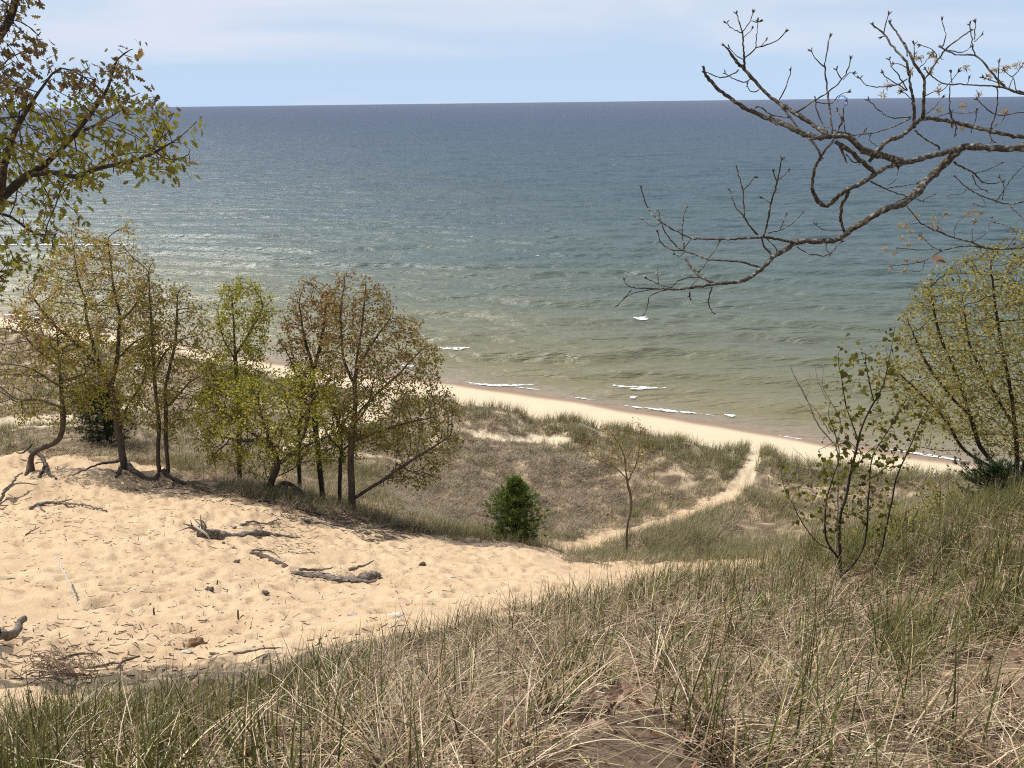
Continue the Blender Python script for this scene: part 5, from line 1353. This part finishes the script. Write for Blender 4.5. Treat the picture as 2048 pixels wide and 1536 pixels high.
# fine twigs, chips and needles strewn over the sand
tb = Tubes()
areas = [([(20, 930), (560, 1010), (900, 1075), (860, 1100), (560, 1110), (0, 1090)], 380, 0.2), ([(0, 1000), (1000, 1090), (1000, 1200), (700, 1300), (0, 1420)], 800, 0.10),
         ([(500, 1050), (640, 1040), (640, 1110), (520, 1110)], 260, 0.18), ([(560, 1000), (700, 1020), (900, 1070), (740, 1085)], 900, 0.38), ([(230, 945), (560, 985), (720, 1025), (640, 1060), (440, 1010), (250, 985)], 450, 0.3), ([(0, 1250), (420, 1250), (420, 1380), (0, 1400)], 240, 0.15),
         ([(0, 990), (180, 1000), (170, 1050), (0, 1060)], 70, 0.25), ([(560, 1140), (720, 1140), (700, 1175), (580, 1165)], 70, 0.16)]
for poly, n, ln in areas:
    a = np.array(poly); k = 0
    xs = rng.uniform(a[:, 0].min(), a[:, 0].max(), n * 3); ys = rng.uniform(a[:, 1].min(), a[:, 1].max(), n * 3)
    m = inpoly(xs, ys, poly); xs = xs[m][:n]; ys = ys[m][:n]
    for x_, y_ in zip(xs, ys):
        p = hit_base(x_, y_)
        th = rng.normal(-0.35, 0.7); l = ln * rng.uniform(0.15, 1.25)
        d = np.array([math.cos(th), math.sin(th), 0])
        P = np.array([p - d * l / 2, p + rng.normal(0, 0.12, 3) * l * [1, 1, 0], p + d * l / 2]); P[:, 2] = gz(P[:, 0], P[:, 1]) + 0.008
        P[2, 2] += abs(rng.normal(0, 0.04)) * (rng.random() < 0.4)
        r = rng.uniform(0.003, 0.007) * (1.7 if ln > 0.24 else 1.0)
        tb.add(P, [r, r * 0.9, r * 0.5], 4)
tag(tb.build('twig_litter', M_STICK), 'small dark twigs and bark crumbs strewn across the sand', 'twigs', kind='stuff')
tb = Tubes()
for k in range(150):
    p = hit_base(rng.normal(130, 34), rng.normal(1348, 20))
    th = rng.normal(-0.7, 0.45); l = rng.uniform(0.12, 0.5); d = np.array([math.cos(th), math.sin(th), 0])
    P = np.array([p - d * l / 2, p + rng.normal(0, .03, 3), p + d * l / 2]); P[:, 2] = gz(P[:, 0], P[:, 1]) + 0.01 + np.abs(rng.normal(0, 0.05, 3))
    tb.add(P, [0.004, 0.004, 0.002], 4)
tag(tb.build('brushwood', M_BRUSH), 'heap of fine brown brush on the shaded sand at lower left', 'brushwood', kind='stuff')

# ------------------------------------------------------------------ grass
GRN = ([(0.085, 0.095, 0.022), (0.125, 0.13, 0.032), (0.18, 0.175, 0.055), (0.055, 0.066, 0.018)], [4, 4, 3, 3])
DRY = ([(0.40, 0.305, 0.185), (0.60, 0.49, 0.335), (0.24, 0.175, 0.105), (0.115, 0.08, 0.05)], [3.5, 2.4, 4, 4.5])


def gbase(x, y):
    return np.stack([x, y, gz(x, y)], -1)


# candidate tufts over the near knoll
n = 26000
x = rng.uniform(-5.5, 7.5, n); y = rng.uniform(0.9, 12.5, n)
z = gz(x, y)
fore, sand, plain, bare, px, py, r, s = zone(x, y, z)
clump = fbm(x / 0.8, y / 0.8, 2, 200)
open_ = np.zeros(n, bool)
for pl in ([(1150, 1330), (1300, 1310), (1330, 1360), (1180, 1380)], [(1560, 1330), (1640, 1320), (1640, 1370), (1560, 1380)],
           [(1640, 1470), (2100, 1440), (2100, 1600), (1600, 1600)], [(520, 1528), (690, 1518), (760, 1600), (480, 1600)], [(1040, 1300), (1120, 1300), (1110, 1345), (1030, 1340)], [(1330, 1445), (1500, 1430), (1500, 1480), (1340, 1490)]):
    open_ |= inpoly(px, py, pl)
dens = np.where(open_, 0.42, np.where(px < 950, np.clip(1.0 + 0.7 * clump, 0.4, 1.6), np.clip(0.75 + 1.1 * clump, 0.15, 1.6))) * np.where(r < 7, 1, 0.8)
left_edge = sstep(500, 150, px)
dens = dens * (1 + 0.5 * left_edge * sstep(1440, 1480, py))
keep = fore & (rng.random(n) < dens * 0.19 * np.where(r > 5, 0.9, 1.0)) & (px > -250) & (px < 2400) & (y > 0.95)
tx, ty = x[keep], y[keep]; tpx, tpy = px[keep], py[keep]; tr_ = r[keep]; tc_ = clump[keep]
nt_ = len(tx)
print('tufts', nt_)
greenness = np.clip(0.20 + 0.95 * sstep(900, 350, tpx) + 0.35 * sstep(1300, 1210, tpy + 0.13 * (tpx - 1000)) * (tpx > 500) + 0.5 * sstep(1350, 1800, tpx) * sstep(1420, 1200, tpy) + 0.35 * noise(tx / 0.9, ty / 0.9, 220), 0.05, 0.95)
# upright green blades
ng = rng.poisson(20 * greenness + 2)
I = np.repeat(np.arange(nt_), ng)
m = len(I)
bx = tx[I] + rng.normal(0, 0.045, m); by = ty[I] + rng.normal(0, 0.045, m)
tphi = rng.uniform(0, 2 * math.pi, nt_)
phi = np.where(rng.random(m) < 0.65, rng.normal(0.1, 0.9, m), rng.uniform(0, 2 * math.pi, m))
L = rng.uniform(0.15, 0.43, m) * np.where(tpx[I] > 1400, 1.25, 1.0) * (0.8 + 0.25 * np.clip(tc_[I] + 0.5, 0, 1.4))
cols = mixcol(*GRN, m); tipc = cols * 0.6 + np.array([0.22, 0.17, 0.08]) * rng.uniform(0.1, 0.6, (m, 1))
tag(blades('green_grass', gbase(bx, by) - [0, 0, 0.02], phi, L, np.abs(rng.normal(0.12, 0.14, m)), np.abs(rng.normal(0.5, 0.45, m)), rng.uniform(0.0055, 0.0105, m), cols, M_GRASS, 5, tipc),
    'upright green dune grass blades across the near knoll', 'grass', kind='stuff')
# dry, bowed and fallen straw
nd = rng.poisson(66 * (1.12 - 0.8 * greenness) + 4)
I = np.repeat(np.arange(nt_), nd); m = len(I)
bx = tx[I] + rng.normal(0, 0.06, m); by = ty[I] + rng.normal(0, 0.06, m)
phi = np.where(rng.random(m) < 0.55, rng.normal(-0.7, 0.75, m), rng.uniform(0, 2 * math.pi, m))
L = rng.uniform(0.12, 0.38, m)
lay = rng.random(m)
a0 = np.where(lay < 0.78, rng.uniform(0.75, 1.3, m), rng.uniform(0.2, 0.8, m)); bend = np.where(lay < 0.78, rng.uniform(0.45, 1.0, m), rng.uniform(1.0, 1.9, m))
cols = mixcol(*DRY, m)
tag(blades('dry_grass', gbase(bx, by) + np.c_[np.zeros(m), np.zeros(m), rng.uniform(-0.02, 0.05, m)], phi, L, a0, bend, rng.uniform(0.0032, 0.0066, m), cols, M_DRY, 4),
    'pale dry straw bowed and matted over the near knoll', 'dry grass', kind='stuff')
# short brown stubs at the heart of each tuft
I = np.repeat(np.arange(nt_), 22); m = len(I)
bx = tx[I] + rng.normal(0, 0.035, m); by = ty[I] + rng.normal(0, 0.035, m)
tag(blades('dead_stubble', gbase(bx, by), rng.uniform(0, 6.28, m), rng.uniform(0.05, 0.16, m), np.abs(rng.normal(0.2, 0.25, m)), rng.uniform(0, 0.6, m), rng.uniform(0.004, 0.009, m),
           mixcol([(0.20, 0.135, 0.075), (0.12, 0.08, 0.045), (0.30, 0.22, 0.13)], [4, 4, 2], m), M_DRY, 2), 'short brown dead stubble inside the grass tufts', 'stubble', kind='stuff')
# loose straw lying flat between the tufts
n = 30000
x = rng.uniform(-4.5, 6.5, n); y = rng.uniform(0.9, 9, n); z = gz(x, y)
fore, *_o, px, py, r, s = zone(x, y, z)
k = fore & (rng.random(n) < 0.62 * np.where(px < 500, 0.6, 1)) & (px > -200) & (px < 2300)
x, y = x[k], y[k]; m = len(x)
tag(blades('fallen_straw', gbase(x, y) + np.c_[np.zeros(m), np.zeros(m), rng.uniform(0.005, 0.06, m)], np.where(rng.random(m) < 0.5, rng.normal(-0.6, 0.8, m), rng.uniform(0, 6.28, m)), rng.uniform(0.1, 0.45, m), rng.uniform(1.35, 1.8, m), rng.normal(0.2, 0.25, m),
           rng.uniform(0.003, 0.006, m), mixcol([(0.38, 0.29, 0.18), (0.54, 0.44, 0.30), (0.22, 0.16, 0.10), (0.11, 0.078, 0.052)], [3, 1.3, 4, 5], m), M_DRY, 3), 'broken straw lying flat on the knoll', 'straw', kind='stuff')
# leaf litter
n = 30000
x = rng.uniform(-3.5, 6, n); y = rng.uniform(0.9, 8, n); z = gz(x, y)
fore, *_o, px, py, r, s = zone(x, y, z)
k = fore & (rng.random(n) < 0.42 + 0.5 * noise(x / 0.6, y / 0.6, 230)) & (px > 350 + 150 * rng.random(n)); x, y = x[k], y[k]; m = len(x)
ax = rng.normal(0, 1, (m, 3)) * [1, 1, 0.35]; sd = rng.normal(0, 1, (m, 3)) * [1, 1, 0.4]
tag(scatter('leaf_litter', LOBED_V, LOBED_F, gbase(x, y) + np.c_[np.zeros(m), np.zeros(m), rng.uniform(0.004, 0.035, m)], ax, sd, rng.uniform(0.03, 0.08, m), mixcol([(0.22, 0.13, 0.085), (0.33, 0.21, 0.14), (0.13, 0.075, 0.05), (0.42, 0.30, 0.21), (0.24, 0.13, 0.075)], [4, 3, 5, 1.3, 0.2], m), M_DEADLEAF),
    'brown dead oak leaves among the straw', 'leaves', kind='stuff')

# dune grass of the hollow, the foredune and the slopes behind the trees
n = 330000
y = 8 + 72 * rng.random(n) ** 1.25; x = rng.uniform(-1, 1, n) * (y * 0.86 + 3)
z = gz(x, y)
fore, sand, plain, bare, px, py, r, s = zone(x, y, z)
inview = (px > -120) & (px < 2250) & (py > 560) & (py < 1250)
patch = fbm(x / 3.0, y / 3.0, 3, 240)
hum = (s > 6) & (s < 11)
edge = pathdist(x, y) < 2.4
# the brown matted bowl in the middle of the hollow
bowl = inpoly(px, py, [(740, 960), (900, 880), (1080, 880), (1210, 940), (1260, 1010), (1140, 1075), (980, 1070), (820, 1030)])
dens = np.clip(0.55 + 0.7 * patch, 0.08, 1) * np.where(r > 45, 0.6, 1.0)
mound = inpoly(px, py, [(1235, 1080), (1330, 1056), (1430, 1028), (1480, 1040), (1430, 1090), (1300, 1112)])
dens = np.where(mound | bowl, 1.25, dens)
k = plain & inview & (rng.random(n) < dens * np.where(r < 22, 0.4, 1.0) * 0.62)
x, y = x[k], y[k]; patch = patch[k]; mound = mound[k]; hum = hum[k]; edge = edge[k]; bowl = bowl[k]; rr_ = r[k]; px = px[k]
print('far tufts', len(x))
g = np.clip(0.40 + 0.6 * fbm(x / 5, y / 5, 2, 250) + 0.3 * hum + 0.18 * edge - 0.55 * bowl - 0.28 * sstep(-5, -14, x), 0.04, 0.95)
cnt = rng.poisson(8, len(x)) + 2
I = np.repeat(np.arange(len(x)), cnt); m = len(I)
bx = x[I] + rng.normal(0, 0.09, m); by = y[I] + rng.normal(0, 0.09, m)
gi = rng.random(m) < g[I] * 0.8
L = np.where(gi, rng.uniform(0.3, 0.6, m), rng.uniform(0.2, 0.45, m)) * np.where(hum[I], 1.4, 1.0) * np.where(mound[I], 1.6, 1.0) * np.where(bowl[I], 0.8, 1)
ca = mixcol([(0.19, 0.18, 0.08), (0.28, 0.25, 0.135), (0.115, 0.115, 0.055)], [4, 4, 3], m); cb = mixcol([(0.36, 0.285, 0.185), (0.27, 0.205, 0.135), (0.48, 0.39, 0.26), (0.16, 0.12, 0.08)], [4, 4, 3, 3], m)
bwl = bowl[I] & ~gi
cb = np.where(bwl[:, None], mixcol([(0.27, 0.21, 0.145), (0.14, 0.105, 0.075), (0.42, 0.34, 0.235)], [4, 4, 3], m), cb)
phi = np.where(rng.random(m) < 0.6, rng.normal(0.0, 0.8, m), rng.uniform(0, 6.28, m))
a0 = np.where(gi, np.abs(rng.normal(0.15, 0.15, m)), rng.uniform(0.2, 1.2, m)); bend = np.where(gi, np.abs(rng.normal(0.6, 0.35, m)), rng.uniform(0.4, 1.2, m))
w = rng.uniform(0.009, 0.020, m) * np.clip(rr_[I] / 30, 0.55, 1.6)
tag(blades('dune_grass', gbase(bx, by) - [0, 0, 0.02], phi, L, a0, bend, w, np.where(gi[:, None], ca, cb), M_GRASS, 3), 'olive and brown dune grass covering the hollow and foredune', 'grass', kind='stuff')
# thin grass fringe where the sand meets the hollow
n = 9000
x = rng.uniform(-20, 8, n); y = rng.uniform(15, 30, n); z = gz(x, y)
fore, sand, plain, bare, px, py, r, s = zone(x, y, z)
hi = np.interp(px, SAND_HIGH[:, 0], SAND_HIGH[:, 1])
k = (np.abs(py - hi + 3) < 14 * rng.random(n) ** 0.7) & (px > 250) & (px < 1600) & (rng.random(n) < 0.25 + 0.6 * noise(x / 0.9, y / 0.9, 260))
x, y = x[k], y[k]
I = np.repeat(np.arange(len(x)), 6); m = len(I)
gi = rng.random(m) < 0.4
tag(blades('fringe_grass', gbase(x[I] + rng.normal(0, .07, m), y[I] + rng.normal(0, .07, m)), rng.normal(0.1, 1.0, m), rng.uniform(0.2, 0.5, m), np.abs(rng.normal(0.2, 0.2, m)), np.abs(rng.normal(0.6, 0.4, m)), rng.uniform(0.008, 0.014, m),
           np.where(gi[:, None], mixcol([(0.14, 0.15, 0.055), (0.19, 0.185, 0.08)], [1, 1], m), mixcol([(0.33, 0.26, 0.17), (0.2, 0.15, 0.1)], [1, 1], m)), M_GRASS, 3), 'thin grass fringe at the rim of the sand', 'grass', kind='stuff')

# ------------------------------------------------------------------ light, sky, camera
SUN_EL = math.radians(56)
sd = np.array([-0.86, 0.51, 0.0]); sd /= np.linalg.norm(sd)
SUN_AZ = math.atan2(sd[0], sd[1])          # clockwise from +Y is positive for the sky's rotation
to_sun = np.array([sd[0] * math.cos(SUN_EL), sd[1] * math.cos(SUN_EL), math.sin(SUN_EL)])
ld = bpy.data.lights.new('sun', 'SUN'); ld.energy = 5.0; ld.angle = math.radians(0.53); ld.color = (1.0, 0.955, 0.88)
lo = bpy.data.objects.new('sun', ld); COL.objects.link(lo)
zax = to_sun; xax = np.cross([0, 0, 1], zax); xax /= np.linalg.norm(xax); yax = np.cross(zax, xax)
lo.matrix_world = Matrix([[xax[0], yax[0], zax[0], -30], [xax[1], yax[1], zax[1], 30], [xax[2], yax[2], zax[2], 80], [0, 0, 0, 1]])

w = bpy.data.worlds.new('World'); scene.world = w; w.use_nodes = True
nt = w.node_tree; nt.nodes.clear()
out = nt.nodes.new('ShaderNodeOutputWorld'); bg = nt.nodes.new('ShaderNodeBackground')
sky = nt.nodes.new('ShaderNodeTexSky'); sky.sky_type = 'NISHITA'; sky.sun_disc = False
sky.sun_elevation = SUN_EL; sky.sun_rotation = SUN_AZ; sky.altitude = 200; sky.air_density = 1.0; sky.dust_density = 0.6; sky.ozone_density = 2.5
bg.inputs['Strength'].default_value = 0.062
tcw = nt.nodes.new('ShaderNodeTexCoord'); mpw = nt.nodes.new('ShaderNodeMapping'); mpw.inputs['Scale'].default_value = (1.6, 1.6, 9.0); mpw.inputs['Rotation'].default_value = (0.0, 0.12, 0)
nt.links.new(tcw.outputs['Generated'], mpw.inputs['Vector'])
cn = nt.nodes.new('ShaderNodeTexNoise'); cn.inputs['Scale'].default_value = 1.3; cn.inputs['Detail'].default_value = 6; cn.inputs['Roughness'].default_value = 0.5; cn.inputs['Distortion'].default_value = 0.4
nt.links.new(mpw.outputs[0], cn.inputs['Vector'])
sep = nt.nodes.new('ShaderNodeSeparateXYZ'); nt.links.new(tcw.outputs['Generated'], sep.inputs[0])
el = nt.nodes.new('ShaderNodeMapRange'); el.inputs[1].default_value = 0.03; el.inputs[2].default_value = 0.16; el.inputs[3].default_value = -0.12; el.inputs[4].default_value = 0.16
nt.links.new(sep.outputs['Z'], el.inputs[0])
ad = nt.nodes.new('ShaderNodeMath'); ad.operation = 'ADD'; nt.links.new(cn.outputs['Fac'], ad.inputs[0]); nt.links.new(el.outputs[0], ad.inputs[1])
cr_ = ramp(nt, [(0.40, (0, 0, 0)), (0.63, (0.95, 0.95, 0.95))]); nt.links.new(ad.outputs[0], cr_.inputs['Fac'])
mx = nt.nodes.new('ShaderNodeMix'); mx.data_type = 'RGBA'; mx.inputs[7].default_value = (10.6, 11.5, 13.4, 1)
hz = nt.nodes.new('ShaderNodeMapRange'); hz.interpolation_type = 'SMOOTHSTEP'
hz.inputs[1].default_value = 0.0; hz.inputs[2].default_value = 0.45; hz.inputs[3].default_value = 1.0; hz.inputs[4].default_value = 0.0
nt.links.new(sep.outputs['Z'], hz.inputs[0])
hm = nt.nodes.new('ShaderNodeMix'); hm.data_type = 'RGBA'; hm.inputs[7].default_value = (8.0, 10.3, 13.5, 1)
nt.links.new(hz.outputs[0], hm.inputs[0]); nt.links.new(sky.outputs[0], hm.inputs[6])
nt.links.new(cr_.outputs['Color'], mx.inputs[0]); nt.links.new(hm.outputs[2], mx.inputs[6])
nt.links.new(mx.outputs[2], bg.inputs['Color']); nt.links.new(bg.outputs[0], out.inputs['Surface'])

cam = bpy.data.cameras.new('camera'); co = bpy.data.objects.new('camera', cam); COL.objects.link(co)
cam.sensor_width = 36; cam.lens = 36 * F / 2048; cam.clip_start = 0.05; cam.clip_end = 60000
bk = -FW
co.matrix_world = Matrix([[RT[0], UP[0], bk[0], CAM[0]], [RT[1], UP[1], bk[1], CAM[1]], [RT[2], UP[2], bk[2], CAM[2]], [0, 0, 0, 1]])
scene.camera = co
scene.view_settings.view_transform = 'Standard'; scene.view_settings.look = 'None'; scene.view_settings.exposure = 0.14; scene.view_settings.gamma = 1
scene.cycles.pixel_filter_type = 'BLACKMAN_HARRIS'; scene.cycles.filter_width = 1.1
scene.cycles.use_denoising = False
scene.cycles.max_bounces = 8; scene.cycles.transparent_max_bounces = 8
